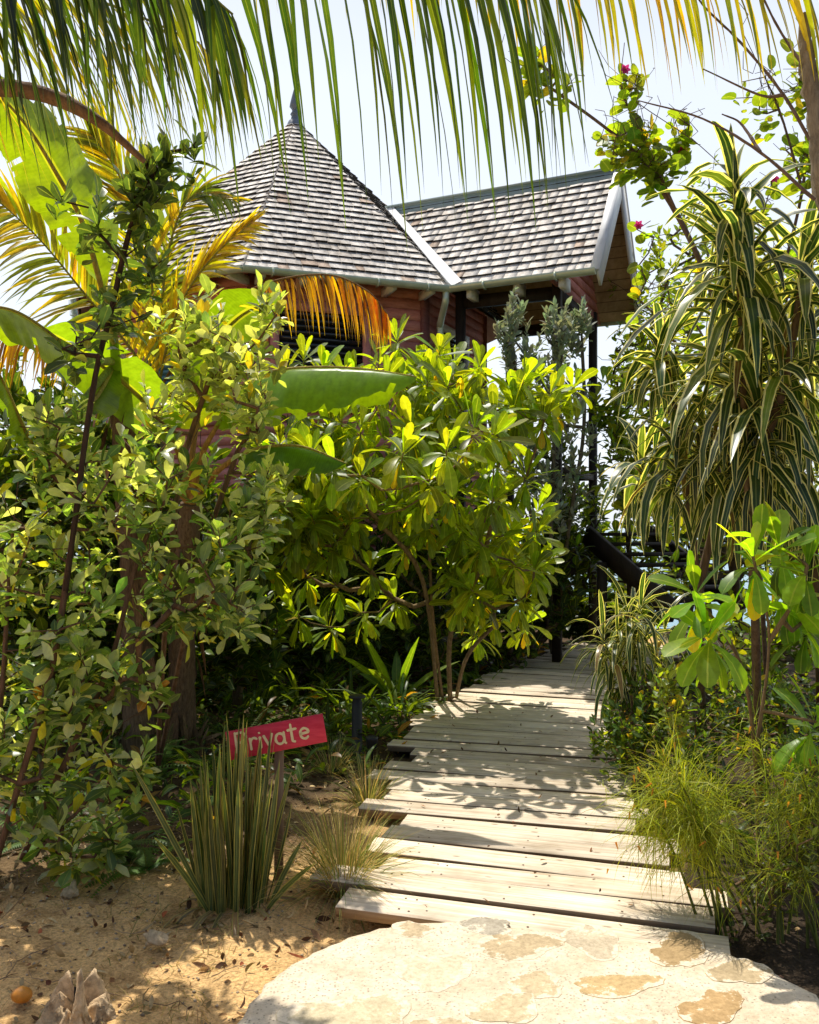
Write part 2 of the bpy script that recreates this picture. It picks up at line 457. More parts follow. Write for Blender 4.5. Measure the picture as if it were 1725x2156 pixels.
# centre line of the boardwalk (x against depth)
PY = [2.0, 3.4, 4.2, 5.0, 6.0, 7.0, 8.0, 9.0, 10.0, 11.0, 12.5]
PX = [.30, .47, .55, .60, .66, .80, 1.08, 1.45, 1.92, 2.45, 3.3]
def path_x(y): return np.interp(y, PY, PX)
def ground_h(x, y):
    d = np.abs(x - path_x(y))
    h = -.085 + .05 * vnoise(x, y, 1.1, 1) + .028 * vnoise(x, y, 3.3, 2) + .024 * vnoise(x, y, 9, 3) + .016 * vnoise(x, y, 21, 4)
    h = h - .05 * np.exp(-(d / .7) ** 2)
    h = h - np.clip((y - 15) / 12, 0, 1) * 3.5
    far = np.clip((np.abs(x) - 6) / 20, 0, 1); return h * (1 - far) + np.minimum(h, -.1) * far
xs = np.concatenate([[-900, -300, -80, -30, -14, -8, -6], np.arange(-4.5, 4.5, .032), [5, 6, 8, 14, 30, 80, 300, 900]])
ys = np.concatenate([[-30, -12, -5, -1, 1], np.arange(1.8, 8, .03), np.arange(8, 18, .25), [20, 24, 30, 45]])
gx, gy = np.meshgrid(xs, ys); gz = ground_h(gx, gy)
nx, ny = len(xs), len(ys)
idx = np.arange(nx * ny).reshape(ny, nx)
gf = np.stack([idx[:-1, :-1], idx[:-1, 1:], idx[1:, 1:], idx[1:, :-1]], -1).reshape(-1, 4)
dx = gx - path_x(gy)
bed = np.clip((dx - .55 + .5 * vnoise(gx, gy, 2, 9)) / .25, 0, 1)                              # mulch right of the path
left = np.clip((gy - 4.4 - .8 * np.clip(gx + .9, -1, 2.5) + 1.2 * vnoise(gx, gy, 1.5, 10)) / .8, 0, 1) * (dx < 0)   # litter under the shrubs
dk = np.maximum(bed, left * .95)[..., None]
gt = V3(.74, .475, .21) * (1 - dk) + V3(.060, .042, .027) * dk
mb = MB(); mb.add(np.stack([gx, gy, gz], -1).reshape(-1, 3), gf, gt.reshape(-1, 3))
m, nt = newmat('sandy_soil')
at = N(nt, 'ShaderNodeAttribute', attribute_name='tint'); geo = N(nt, 'ShaderNodeNewGeometry')
n1 = noise(nt, geo.outputs['Position'], 5, 8, .7); n2 = noise(nt, geo.outputs['Position'], 70, 4, .7)
vo = N(nt, 'ShaderNodeTexVoronoi', inp={'Scale': 55.0}); nt.links.new(geo.outputs['Position'], vo.inputs['Vector'])
c = mixc(nt, 1.0, at.outputs['Color'], ramp(nt, n1, [(.28, (.55, .5, .45)), (.5, (1, 1, 1)), (.72, (1.25, 1.25, 1.2))]), 'MULTIPLY')
c = mixc(nt, 1.0, c, ramp(nt, n2, [(.3, (.55, .52, .48)), (.6, (1.15, 1.15, 1.15))]), 'MULTIPLY')
hh = mathn(nt, 'ADD', n2, mathn(nt, 'MULTIPLY', vo.outputs['Distance'], .6))
out(nt, principled(nt, c, .95, .1, hh, .9, .015).outputs[0])
tag(mb.build('ground', m, None, True), 'sandy ground with darker mulch under the plants', None, None, 'structure')

mb = MB(); mb.add([(-5000, 18, -1.6), (5000, 18, -1.6), (5000, 5000, -1.6), (-5000, 5000, -1.6)], [[0, 1, 2, 3]])
m, nt = newmat('sea_water'); geo = N(nt, 'ShaderNodeNewGeometry')
nz = noise(nt, geo.outputs['Position'], 1.4, 6, .6)
out(nt, principled(nt, (.06, .25, .33), .12, .5, nz, .5, .2).outputs[0])
tag(mb.build('water', m), 'pale sea behind the house', None, None, 'structure')

# ------------------------------------------------------------------ stone slab path
rng = np.random.default_rng(5)
rim = smooth_path([(-.62, -2), (-.66, 1.0), (-.63, 2.3), (-.56, 2.85), (-.49, 3.14), (-.30, 3.40), (0.0, 3.58), (.35, 3.56), (.8, 3.44), (1.16, 3.34), (1.30, 3.2), (1.42, 2.95), (1.52, 2.5), (1.56, 1.0), (1.55, -2)], 8)
rim = rim + rng.normal(0, .006, rim.shape)
n = len(rim)
top = np.c_[rim, np.full(n, -.004)]; cen = rim.mean(0)
inner = np.c_[rim + nrm(cen - rim) * .03, np.full(n, .006)]
bot = np.c_[rim + nrm(rim - cen) * .012, np.full(n, -.2)]
mb = MB(); mb.add(np.vstack([bot, top, inner]), np.array([[i, (i + 1) % n, n * k + n + (i + 1) % n - n * k, n + i] for k in (0,) for i in range(n)] + [[n + i, n + (i + 1) % n, 2 * n + (i + 1) % n, 2 * n + i] for i in range(n)]))
mb.add(inner, [list(range(n))[::-1]])
m, nt = newmat('pebbled_concrete'); geo = N(nt, 'ShaderNodeNewGeometry')
n1 = noise(nt, geo.outputs['Position'], 4, 6, .65); n2 = noise(nt, geo.outputs['Position'], 45, 4, .7)
vo = N(nt, 'ShaderNodeTexVoronoi', inp={'Scale': 78.0}); nt.links.new(geo.outputs['Position'], vo.inputs['Vector'])
peb = ramp(nt, vo.outputs['Distance'], [(.22, (1, 1, 1)), (.36, (0, 0, 0))])
sel = ramp(nt, N(nt, 'ShaderNodeSeparateColor').outputs[0], [(0, (0, 0, 0)), (1, (1, 1, 1))])
sp = N(nt, 'ShaderNodeSeparateColor'); nt.links.new(vo.outputs['Color'], sp.inputs[0])
sel = mathn(nt, 'GREATER_THAN', mathn(nt, 'ADD', sp.outputs[0], mathn(nt, 'MULTIPLY', mathn(nt, 'SUBTRACT', n1, .5), 2.2)), .66)
c = ramp(nt, n1, [(.3, (.56, .44, .29)), (.6, (.74, .63, .47))])
c = mixc(nt, mathn(nt, 'MULTIPLY', mathn(nt, 'MULTIPLY', peb, sel), .8), c, (.34, .27, .19))
c = mixc(nt, 1.0, c, ramp(nt, n2, [(.3, (.82, .8, .78)), (.6, (1.05, 1.05, 1.05))]), 'MULTIPLY')
out(nt, principled(nt, c, .8, .25, mathn(nt, 'ADD', n2, peb), .5, .006).outputs[0])
slab = tag(mb.build('stone_path', m), 'pale rounded concrete path with flat tan stones set in it', None, None, 'structure')
m, nt = newmat('flagstone'); geo = N(nt, 'ShaderNodeNewGeometry'); at = N(nt, 'ShaderNodeAttribute', attribute_name='tint')
n1 = noise(nt, geo.outputs['Position'], 9, 8, .7); n2 = noise(nt, geo.outputs['Position'], 60, 5, .7)
c = mixc(nt, 1.0, at.outputs['Color'], ramp(nt, n1, [(.3, (.82, .8, .76)), (.65, (1.15, 1.12, 1.08))]), 'MULTIPLY')
lcf = N(nt, 'ShaderNodeAttribute', attribute_name='lc'); sx_ = N(nt, 'ShaderNodeSeparateXYZ'); nt.links.new(lcf.outputs['Vector'], sx_.inputs[0])
c = mixc(nt, ramp(nt, n2, [(.35, (.8, .78, .74)), (.6, (1.06, 1.06, 1.06))]), (0, 0, 0), c) if False else c
mf = mathn(nt, 'ADD', mathn(nt, 'ADD', n1, mathn(nt, 'MULTIPLY', n2, .25)), mathn(nt, 'MULTIPLY', sx_.outputs[0], .22))
c = mixc(nt, ramp(nt, mf, [(.76, (0, 0, 0)), (.80, (.9, .9, .9))]), c, (.74, .64, .49))
c = mixc(nt, 1.0, c, ramp(nt, n2, [(.32, (.72, .70, .66)), (.6, (1.08, 1.07, 1.05))]), 'MULTIPLY')
out(nt, principled(nt, c, .9, .1, mathn(nt, 'ADD', n1, mathn(nt, 'MULTIPLY', n2, .5)), .6, .008).outputs[0])
def gpt(u, v): z = H * F / (v - VH); return np.array([(u - CX) / F * z, z])
stones = [((1020, 1952), 62, 15, 8, (.42, .38, .31)), ((870, 1960), 42, 14, -10, (.52, .42, .28)), ((1090, 1995), 88, 24, 10, (.50, .40, .26)),
          ((1250, 1985), 58, 30, 20, (.56, .48, .36)), ((910, 2050), 62, 40, -8, (.66, .58, .43)), ((1128, 2078), 58, 22, 0, (.58, .47, .31)),
          ((1430, 2005), 62, 30, 10, (.42, .30, .16)), ((1300, 2078), 90, 20, -4, (.55, .40, .21)), ((1065, 2128), 62, 34, -8, (.58, .48, .32)),
          ((1500, 2125), 62, 34, 6, (.47, .32, .16)), ((1560, 2050), 55, 26, 20, (.48, .38, .24)), ((740, 2140), 110, 40, 0, (.6, .52, .36)), ((900, 2185), 90, 30, 0, (.55, .45, .3)), ((1300, 2180), 90, 28, 0, (.6, .5, .35))]
for i, (c0, a, b, rot, tc_) in enumerate(stones):
    r = np.random.default_rng(50 + i); k = 26; ang = np.arange(k) / k * 2 * math.pi
    rad = 1 + .17 * np.sin(2 * ang + r.random() * 6) + .13 * np.sin(3 * ang + r.random() * 6) + .05 * r.normal(0, 1, k)
    uv = np.c_[a * 1.15 * np.cos(ang) * rad, b * 1.15 * np.sin(ang) * rad]; cr, sr = math.cos(math.radians(rot)), math.sin(math.radians(rot))
    pts = np.array([gpt(c0[0] + cr * q[0] - sr * q[1] * .5, c0[1] + sr * q[0] * .25 + q[1]) for q in uv]); cc = pts.mean(0)
    hz = .0066 + .0002 * i
    mb = MB(); mb.add(np.vstack([np.c_[pts, np.full(k, .002)], np.c_[pts + (cc - pts) * .04, np.full(k, hz)]]), np.array([[j, (j + 1) % k, k + (j + 1) % k, k + j] for j in range(k)]), tc_)
    rr = [pts + (cc - pts) * f_ for f_ in (.04, .22, .5)]; V_ = np.vstack([np.c_[q_, np.full(k, hz)] for q_ in rr] + [np.r_[cc, hz][None]])
    L_ = np.zeros((3 * k + 1, 3)); L_[:k, 0] = 1; L_[k:2 * k, 0] = .55; L_[2 * k:3 * k, 0] = .15
    mb.add(V_, [[a_ * k + j, a_ * k + (j + 1) % k, (a_ + 1) * k + (j + 1) % k, (a_ + 1) * k + j] for a_ in (0, 1) for j in range(k)] + [[2 * k + j, 2 * k + (j + 1) % k, 3 * k] for j in range(k)], tc_, L_)
    mb.build('flagstone', m, slab)

# ------------------------------------------------------------------ boardwalk
rng = np.random.default_rng(11)
bw = thing('boardwalk', (.55, 4, 0), 'weathered pale plank boardwalk with staggered ends leading to the house', 'boardwalk'); bw['kind'] = 'structure'
cl = smooth_path(np.c_[PX, PY], 12); seg = np.r_[0, np.cumsum(np.linalg.norm(np.diff(cl, axis=0), axis=1))]
s0 = np.interp(3.62, cl[:, 1], seg); pitch = .216; sidx = 0; s = s0
while True:
    c = np.array([np.interp(s, seg, cl[:, 0]), np.interp(s, seg, cl[:, 1])])
    if c[1] > 12.2: break
    th = math.radians(np.interp(c[1], [3.5, 5, 7, 12], [-17, -15, -14, -27])) + rng.normal(0, .006)
    wd = .0925 + rng.normal(0, .003); hl = .77 + rng.uniform(-.05, .07); sh = rng.normal(0, .05)
    if sidx in (1, 3, 6, 9): hl += .04; sh -= .05
    if sidx in (2, 5): hl -= .04; sh += .07
    ex = V3(math.cos(th), math.sin(th), 0); ey = V3(-math.sin(th), math.cos(th), 0)
    # bevelled plank built in its own axes so the grain follows it
    bv, tk = .006, .024; yy = [-wd, -wd + bv, wd - bv, wd]; prof = [(-wd, -tk), (-wd, tk - bv), (-wd + bv, tk), (wd - bv, tk), (wd, tk - bv), (wd, -tk)]
    xsn = np.linspace(-hl, hl, 9); vv = []
    bow = rng.normal(0, .004); tip = rng.normal(0, .003)
    for x in xsn:
        for (py, pz) in prof: vv.append((x + rng.normal(0, .004) * (abs(x) == hl), py + bow * (x / hl) ** 2, pz + tip * x / hl))
    k = len(prof); fc = [[i * k + j, (i + 1) * k + j, (i + 1) * k + (j + 1) % k, i * k + (j + 1) % k] for i in range(8) for j in range(k)]
    mb = MB(); fc = np.array(fc); side_ = np.array([(q % k) in (0, 4, 5) for q in range(len(fc))])
    mb.add(vv, fc[~side_], (1, 1, 1)); mb.add(vv, fc[side_], (.42, .36, .30)); mb.add(vv[:k], [list(range(k))], (.62, .48, .36)); mb.add(vv[-k:], [list(range(k))[::-1]], (.62, .48, .36))
    for nx_ in (-.52, -.48, .02, .5):
        for ny_ in (-.055, .055):
            aa_ = np.arange(7) * .8976; mb.add(np.c_[nx_ + rng.normal(0, .01) + .0055 * np.cos(aa_), ny_ + rng.normal(0, .006) + .0055 * np.sin(aa_), np.full(7, tk + .0018 + tip * nx_ / hl)], [list(range(7))], (.16, .11, .08))
    o = mb.build('plank', M['plank']); o.parent = bw
    ctr = c + sh * ex[:2]
    o.location = (ctr[0] - .55, ctr[1] - 4, -.026 + rng.normal(0, .0045)); o.rotation_euler = (rng.normal(.004, .016), rng.normal(0, .003), th)
    s += pitch / max(.75, abs(math.cos(0))); sidx += 1
for off in (-.5, .5):
    mb = MB(); pts = []
    for y in np.linspace(3.65, 12, 20): pts.append((path_x(y) + off, y))
    for a, b in zip(pts[:-1], pts[1:]):
        a, b = np.array(a), np.array(b); d = nrm(b - a); c = (a + b) / 2
        mb.box((c[0], c[1], -.115), np.r_[d * np.linalg.norm(b - a) * .5, 0], (d[1] * .03, -d[0] * .03, 0), (0, 0, .06))
    mb.build('joist', M['joist'], bw)

# ------------------------------------------------------------------ the house
HC = V3(-1.72, 13.28, 0); EZ = H + 2.94; AZ = H + 6.1; FZ = 1.35
L8 = 2.512; AP = L8 / 2 * (1 + math.sqrt(2)); R8 = L8 / (2 * math.sin(math.pi / 8))
TH = math.atan2(.85, 2.364)
def ocorner(i, ap, z):      # corner i; edge i runs from corner i to corner i+1; edge 0 faces the viewer
    a = TH - math.pi / 2 - math.pi / 8 + i * math.pi / 4; r = ap / math.cos(math.pi / 8)
    return HC + V3(r * math.cos(a), r * math.sin(a), z)
house = thing('garden_house', (HC[0], HC[1], 0), 'pink timber house with a pointed shake roof and a gabled porch', 'house')
SUNK = rng
def shake_rows(mb, O, ex, es, nn, left, right, S, rng, course=.15, cap=True):
    k = int(S / course); V, Fc, T = [], [], []
    for i in range(k + 1):
        s = i * course; st = min(S, s + course * 1.7)
        if S - s < .02: break
        a, b = left(s), right(s)
        if b - a < .02: continue
        x = a - rng.random() * .0
        while x < b - 1e-4:
            wd = rng.uniform(.09, .22); x2 = min(b, x + wd)
            if b - x2 < .04: x2 = b
            ds = rng.normal(0, .004); t0 = rng.uniform(.040, .050)
            g = .002
            xa, xb = x + g, x2 - g
            ta, tb = max(xa, left(st)), min(xb, right(st))
            if tb - ta < .004: ta = tb = (max(min((xa + xb) / 2, right(st)), left(st))); ta -= .002; tb += .002
            bl, br = O + ex * xa + es * (s + ds), O + ex * xb + es * (s + ds)
            tl, tr = O + ex * ta + es * st, O + ex * tb + es * st
            base = len(V)
            V += [bl, br, tr, tl, bl + nn * t0, br + nn * (t0 + rng.normal(0, .003)), tr + nn * .006, tl + nn * .006]
            V += [V[-4], V[-3]]
            Fc += [[base + 4, base + 5, base + 6, base + 7], [base, base + 1, base + 9, base + 8], [base + 1, base + 2, base + 6, base + 5], [base + 3, base, base + 4, base + 7]]
            r = rng.random(); g0 = rng.normal(1.0, .075)
            col = V3(1, 1, 1) * g0
            if r < .03: col = V3(.74, .60, .50) * g0
            elif r < .06: col = V3(.55, .53, .52) * g0
            T += [np.clip(col, .25, 1.25)] * 4 + [np.clip(col, .25, 1.25)] * 4
            for q_ in (-8, -7): T[q_] = col * .05  # butt faces tinted dark: weathered end grain plus painted-in course shadow
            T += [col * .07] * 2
            x = x2
    mb.add(V, np.array(Fc), np.array(T))

rroof = np.random.default_rng(21)
mbR, mbU = MB(), MB()
for i in range(8):
    A, B = ocorner(i, AP, EZ), ocorner(i + 1, AP, EZ); T = HC + V3(0, 0, AZ)
    mid = (A + B) / 2; ex = nrm(B - A); up = T - mid; S = np.linalg.norm(up); es = up / S; nn = np.cross(ex, es)
    if nn[2] < 0: nn = -nn
    hw = L8 / 2
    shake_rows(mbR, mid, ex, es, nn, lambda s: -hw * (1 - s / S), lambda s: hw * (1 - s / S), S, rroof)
    dn = nn * .03
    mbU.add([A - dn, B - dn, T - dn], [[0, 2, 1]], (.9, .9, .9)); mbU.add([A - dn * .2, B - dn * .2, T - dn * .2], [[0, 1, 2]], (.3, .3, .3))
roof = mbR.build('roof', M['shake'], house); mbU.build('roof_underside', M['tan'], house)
# hip lines read as slightly raised courses
mb = MB()
for i in range(8):
    A = ocorner(i, AP, EZ); T = HC + V3(0, 0, AZ); d = T - A; Lh = np.linalg.norm(d); d = d / Lh
    side = nrm(np.cross(d, V3(0, 0, 1))); up = np.cross(side, d)
    k = int(Lh / .15)
    for j in range(k):
        p = A + d * (j * .15); q = A + d * (j * .15 + .21)
        for sg in (-1, 1):
            drop = nrm(side * sg - up * .42); t = .038 + .004 * rroof.random()
            a0, a1 = p + up * t, p + up * t + drop * .085; b0, b1 = q + up * .014, q + up * .014 + drop * .085
            g = np.clip(rroof.normal(1, .12), .6, 1.25)
            mb.add([a0, a1, b1, b0, a0 - up * .022, a1 - up * .022], np.array([[0, 1, 2, 3], [0, 4, 5, 1]]), V3(1, 1, 1) * g)
mb.build('hip_shingles', M['shake'], roof)
# finial
mb = MB(); prof = [(.13, -.10), (.11, -.03), (.07, 0), (.055, .06), (.075, .09), (.045, .13), (.05, .16), (.085, .20), (.075, .26), (.045, .38), (.004, .52)]
k = 8; T = HC + V3(0, 0, AZ + .03); vv = [T + V3(r * math.cos(a), r * math.sin(a), z) for r, z in prof for a in np.arange(k) * 2 * math.pi / k]
mb.add(vv, np.array([[i * k + j, i * k + (j + 1) % k, (i + 1) * k + (j + 1) % k, (i + 1) * k + j] for i in range(len(prof) - 1) for j in range(k)]))
mb.build('finial', M['lead'], roof)
# wing (gabled porch roof), leaving the octagon through edge 1
WD = nrm(ocorner(2, AP, 0) - ocorner(1, AP, 0)); WD = V3(WD[1], -WD[0], 0)      # outward direction of the ridge
WP = V3(-WD[1], WD[0], 0)                                                          # across, away from the viewer
C1, C2 = ocorner(1, AP, EZ), ocorner(2, AP, EZ); WLEN = 1.82
RZ = H + 4.50; mid = (C1 + C2) / 2; rise = RZ - EZ
xi = AP * rise / (AZ - EZ)                       # how far the ridge runs back into the main roof
def wing_face(mb, sgn):
    C = C1 if sgn > 0 else C2; inn = WP * sgn
    up = inn * L8 / 2 + V3(0, 0, rise); S = np.linalg.norm(up); es = up / S; nn = np.cross(WD, es); nn = nn if nn[2] > 0 else -nn
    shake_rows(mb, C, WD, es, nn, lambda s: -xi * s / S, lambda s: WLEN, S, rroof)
    return nn, es, S
mb = MB(); nF, eF, SF = wing_face(mb, 1); nB, eB, SB = wing_face(mb, -1)
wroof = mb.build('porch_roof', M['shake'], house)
mbU = MB(); RIN = mid - WD * xi + V3(0, 0, rise); ROUT = mid + WD * WLEN + V3(0, 0, rise)
NB = 13
for C, nn in ((C1, nF), (C2, nB)):
    Eo = C + WD * WLEN
    for j in range(NB):                                       # ceiling boards running along the porch
        f0, f1 = j / NB, (j + 1) / NB - .006
        a0, a1 = C + (RIN - C) * f0, C + (RIN - C) * f1; b0, b1 = Eo + (ROUT - Eo) * f0, Eo + (ROUT - Eo) * f1
        g = rroof.uniform(.8, 1.15)
        mbU.add([a0 - nn * .035, b0 - nn * .035, b1 - nn * .035, a1 - nn * .035], np.array([[0, 1, 2, 3]]), V3(1, 1, 1) * g)
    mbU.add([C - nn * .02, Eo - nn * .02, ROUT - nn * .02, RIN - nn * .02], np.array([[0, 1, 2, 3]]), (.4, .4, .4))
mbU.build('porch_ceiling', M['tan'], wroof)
# ridge cap, barge boards, valley flashing
mb = MB()
for sg, es in ((1, eF), (-1, eB)):
    nn = nF if sg > 0 else nB
    a = RIN - WD * .1 + V3(0, 0, .055); b = ROUT + WD * .05 + V3(0, 0, .055)
    mb.add([a, b, b - es * .20, a - es * .20, a - nn * .02, b - nn * .02, b - es * .20 - nn * .02, a - es * .20 - nn * .02], np.array([[0, 1, 2, 3], [4, 5, 6, 7], [3, 2, 6, 7], [1, 5, 6, 2]]))
mb.box((RIN + ROUT) / 2 + V3(0, 0, .075) , WD * np.linalg.norm(ROUT - RIN) / 2, WP * .045, V3(0, 0, .014))
mb.build('ridge_cap', M['ridge'], wroof)
for C, es, nn, S in ((C1, eF, nF, SF), (C2, eB, nB, SB)):
    mb = MB(); a = C + WD * (WLEN + .012); c = a + es * S * .5 - nn * .075
    mb.box(c - es * .0, es * (S * .5 + .03), nn * .115, WD * .016)
    c2 = a + es * S * .5 + nn * .043; mb.box(c2 - WD * .02, es * (S * .5 + .04), nn * .008, WD * .055)
    mb.build('barge_board', M['white'], wroof)
mb = MB()
T8 = HC + V3(0, 0, AZ); nO = nrm(np.cross(C2 - C1, T8 - C1)); nO = nO if nO[2] > 0 else -nO
for C, nw, sg in ((C1, nF, 1), (C2, nB, -1)):
    d = RIN - C; Lv = np.linalg.norm(d); d = d / Lv
    for nn, ref, w_ in ((nw, WD, .17), (nO, -WP * sg, .12)):
        e = nrm(np.cross(nn, d)); e = e if np.dot(e, ref) > 0 else -e
        a0 = C + nn * .058 - d * .06; b0 = RIN + nn * .058
        mb.add([a0, a0 + e * w_, b0 + e * w_ * .7, b0], np.array([[0, 1, 2, 3]]))
mb.build('valley_flashing', M['white'], wroof)
# gutters
def gutter(a, b, outward, name='gutter'):
    mb = MB(); d = nrm(b - a); k = 9; V = []
    for p in (a - d * .02, b + d * .02):
        for j in range(k):
            t = math.pi * j / (k - 1); V.append(p + outward * (.055 + .055 * -math.cos(t)) + V3(0, 0, -.055 * math.sin(t) * 1.1 + .0))
        V.append(V[-1] + V3(0, 0, .012))
    k += 1
    mb.add(V, np.array([[j, j + 1, k + j + 1, k + j] for j in range(k - 1)])); mb.add(V[:k], [list(range(k))]); mb.add(V[k:], [list(range(k))])
    q = int(np.linalg.norm(b - a) / .6)
    for j in range(q):
        p = a + (b - a) * ((j + .5) / q); mb.box(p + outward * .06 + V3(0, 0, -.068), d * .012, outward * .055, V3(0, 0, .004))
        mb.box(p + outward * .118 + V3(0, 0, -.03), d * .012, outward * .003, V3(0, 0, .04))
    return mb.build(name, M['gutter'], roof, True)
for i in (7, 0, 6):
    A, B = ocorner(i, AP, EZ), ocorner(i + 1, AP, EZ); m_ = nrm((A + B) / 2 - HC - V3(0, 0, EZ)); gutter(A + V3(0, 0, .0), B + V3(0, 0, .0), m_)
gutter(C1 + WD * .04, C1 + WD * (WLEN - .02), -WP); gutter(C2 + WD * .04, C2 + WD * (WLEN - .02), WP)
mb = MB(); q = C1 - WP * .05 + V3(-.02, 0, -.06)
tube(mb, smooth_path([q, q + V3(-.01, .0, -.12), q + V3(-.06, .22, -.32), q + V3(-.06, .3, -.5), q + V3(-.06, .3, -2.4)], 5), [.042], 12); mb.build('downpipe', M['gutter'], house, True)
# walls of lapped pink boards
WAP = AP - .42
mb = MB()
bh = .135
for i in range(8):
    A, B = ocorner(i, WAP, 0), ocorner(i + 1, WAP, 0); ex = nrm(B - A); o_ = nrm((A + B) / 2 - HC); Lw = np.linalg.norm(B - A)
    z = FZ - .1
    while z < EZ + .25:
        t = np.clip(rroof.normal(1, .1), .75, 1.2)
        c = (A + B) / 2 + V3(0, 0, z + bh / 2)
        for (a, b, cc, dd) in ((A, B, .022, .004),):
            V = [a + V3(0, 0, z) + o_ * .018, b + V3(0, 0, z) + o_ * .018, b + V3(0, 0, z + bh - .004) + o_ * .006, a + V3(0, 0, z + bh - .004) + o_ * .006,
                 a + V3(0, 0, z) - o_ * .01, b + V3(0, 0, z) - o_ * .01, b + V3(0, 0, z + bh) - o_ * .01, a + V3(0, 0, z + bh) - o_ * .01]
            mb.add(V, np.array([[0, 1, 2, 3], [0, 4, 5, 1], [4, 7, 6, 5], [3, 2, 6, 7]]), V3(1, 1, 1) * t)
        z += bh
wall = mb.build('wall', M['pink'], house)
for i in range(8): 
    mb = MB(); A = ocorner(i, WAP, 0); o_ = nrm(A - HC); mb.box(A + V3(0, 0, (FZ + EZ) / 2 + .05) + o_ * .012, V3(o_[1], -o_[0], 0) * .055, o_ * .035, V3(0, 0, (EZ - FZ) / 2 + .15)); mb.build('corner_board', M['pink'], wall)
def opening(edge, f, zc, hw, hh, mat, name, frame=M['pink']):
    A, B = ocorner(edge, WAP, 0), ocorner(edge + 1, WAP, 0); ex = nrm(B - A); o_ = nrm((A + B) / 2 - HC); c = A + (B - A) * f + V3(0, 0, zc)
    mb = MB()
    for (dx_, dz_, a, b) in ((0, hh + .05, hw + .1, .05), (0, -hh - .05, hw + .1, .05), (-hw - .05, 0, .05, hh), (hw + .05, 0, .05, hh)):
        mb.box(c + ex * dx_ + V3(0, 0, dz_) + o_ * .03, ex * a, o_ * .03, V3(0, 0, b), (1.1, 1.1, 1.1))
    w_ = mb.build(name, frame, house)
    mb = MB(); nl = int(hh * 2 / .07)
    mb.box(c + o_ * .028, ex * hw, o_ * .004, V3(0, 0, hh))
    for j in range(nl):
        mb.box(c + V3(0, 0, -hh + (j + .5) * 2 * hh / nl) + o_ * .04, ex * (hw - .003), o_ * .009 + V3(0, 0, -.009), V3(0, 0, .024))
    mb.build('louvre', mat, w_); return w_
opening(0, .38, EZ - .88, .52, .55, M['glass'], 'window'); opening(7, .5, EZ - 1.0, .5, .6, M['teal'], 'window'); opening(6, .5, EZ - 1.1, .55, .8, M['teal'], 'window')
opening(1, .42, EZ - 1.35, .42, 1.0, M['glass'], 'door', M['white'])
# rafter tails
for i in (7, 0):
    A, B = ocorner(i, WAP, EZ), ocorner(i + 1, WAP, EZ); o_ = nrm((A + B) / 2 - HC - V3(0, 0, EZ))
    for f in (.02, .25, .5, .75, .98): mb = MB(); mb.box(A + (B - A) * f + o_ * .22 + V3(0, 0, -.02), nrm(B - A) * .035, o_ * .2, V3(0, 0, .05)); mb.build('rafter_tail', M['white'], house)
for s in (.25, .85, 1.4): mb = MB(); mb.box(C1 + WD * s + WP * .17 + V3(0, 0, -.06), WD * .035, WP * .14, V3(0, 0, .07)); mb.build('rafter_tail', M['white'], house)
# porch posts, beams, gable, deck
Q0 = C1 + WP * .35 + WD * 1.26; Q1 = C2 - WP * .35 + WD * 1.26; Q2 = C1 + WP * .30 + WD * .03 
for q in (Q0, Q1, Q2, C2 - WP * .35 + WD * .05):
    mb = MB(); mb.box(V3(q[0], q[1], EZ / 2 + .0), WD * .05, WP * .05, V3(0, 0, EZ / 2 + .05)); mb.build('porch_post', M['darkwood'], house)
HB = H + 2.74
qq = C2 - WP * .35 + WD * .05
for (a_, b_, zz, th_, hh_) in ((Q0, Q1, HB + .07, .04, .075), (Q0, Q2, HB + .09, .035, .075), (Q1, qq, HB + .09, .035, .075), (Q1, qq, FZ + .95, .03, .04), (Q0, Q1, FZ + .95, .03, .04)):
    dd_ = nrm((b_ - a_) * V3(1, 1, 0)); mb = MB(); mb.box((a_ + b_) / 2 * V3(1, 1, 0) + V3(0, 0, zz), dd_ * (np.linalg.norm(b_ - a_) / 2 - .052), V3(-dd_[1], dd_[0], 0) * th_, V3(0, 0, hh_)); mb.build('porch_beam' if zz > FZ + 1 else 'porch_rail', M['darkwood'], house)
mb = MB(); gz_ = HB + .15; hwid = np.linalg.norm(Q1 - Q0) / 2 + .30
gc = (Q0 + Q1) / 2 * V3(1, 1, 0)
z = gz_
while z < RZ - .12:
    hw0 = max(0, (RZ - .05 - z) / rise * L8 / 2); hw1 = max(0, (RZ - .05 - z - .13) / rise * L8 / 2)
    V = [gc + WP * s * h + V3(0, 0, zz) + WD * w_ for (h, zz, w_) in ((hw0, z, .03), (hw1, z + .13, .012)) for s in (-1, 1)]
    V += [q - WD * .03 for q in V]
    mb.add(V, np.array([[0, 1, 3, 2], [4, 6, 7, 5], [0, 4, 5, 1]]), V3(1, 1, 1) * rroof.uniform(.85, 1.15)); z += .134
mb.build('gable', M['pink'], house)
mb = MB(); dc = mid * V3(1, 1, 0) + WD * .62
mb.box(dc + V3(0, 0, FZ - .05), WD * .78, WP * 1.0, V3(0, 0, .045), (1, 1, 1)); mb.box(dc + V3(0, 0, FZ - .22), WD * .76, WP * .98, V3(0, 0, .11), (1, 1, 1))
pts = [ocorner(i, WAP + .05, FZ - .1) for i in range(8)]; lo = [p - V3(0, 0, .28) for p in pts]
mb.add(pts + lo, [list(range(8)), list(range(15, 7, -1))] + [[i, 8 + i, 8 + (i + 1) % 8, (i + 1) % 8] for i in range(8)])
mb.build('deck', M['darkwood'], house)
for i in range(8):
    mb = MB(); p = ocorner(i, WAP - .15, 0); mb.box(p + V3(0, 0, .4), (.08, 0, 0), (0, .08, 0), V3(0, 0, .65)); mb.build('stilt', M['darkwood'], house)
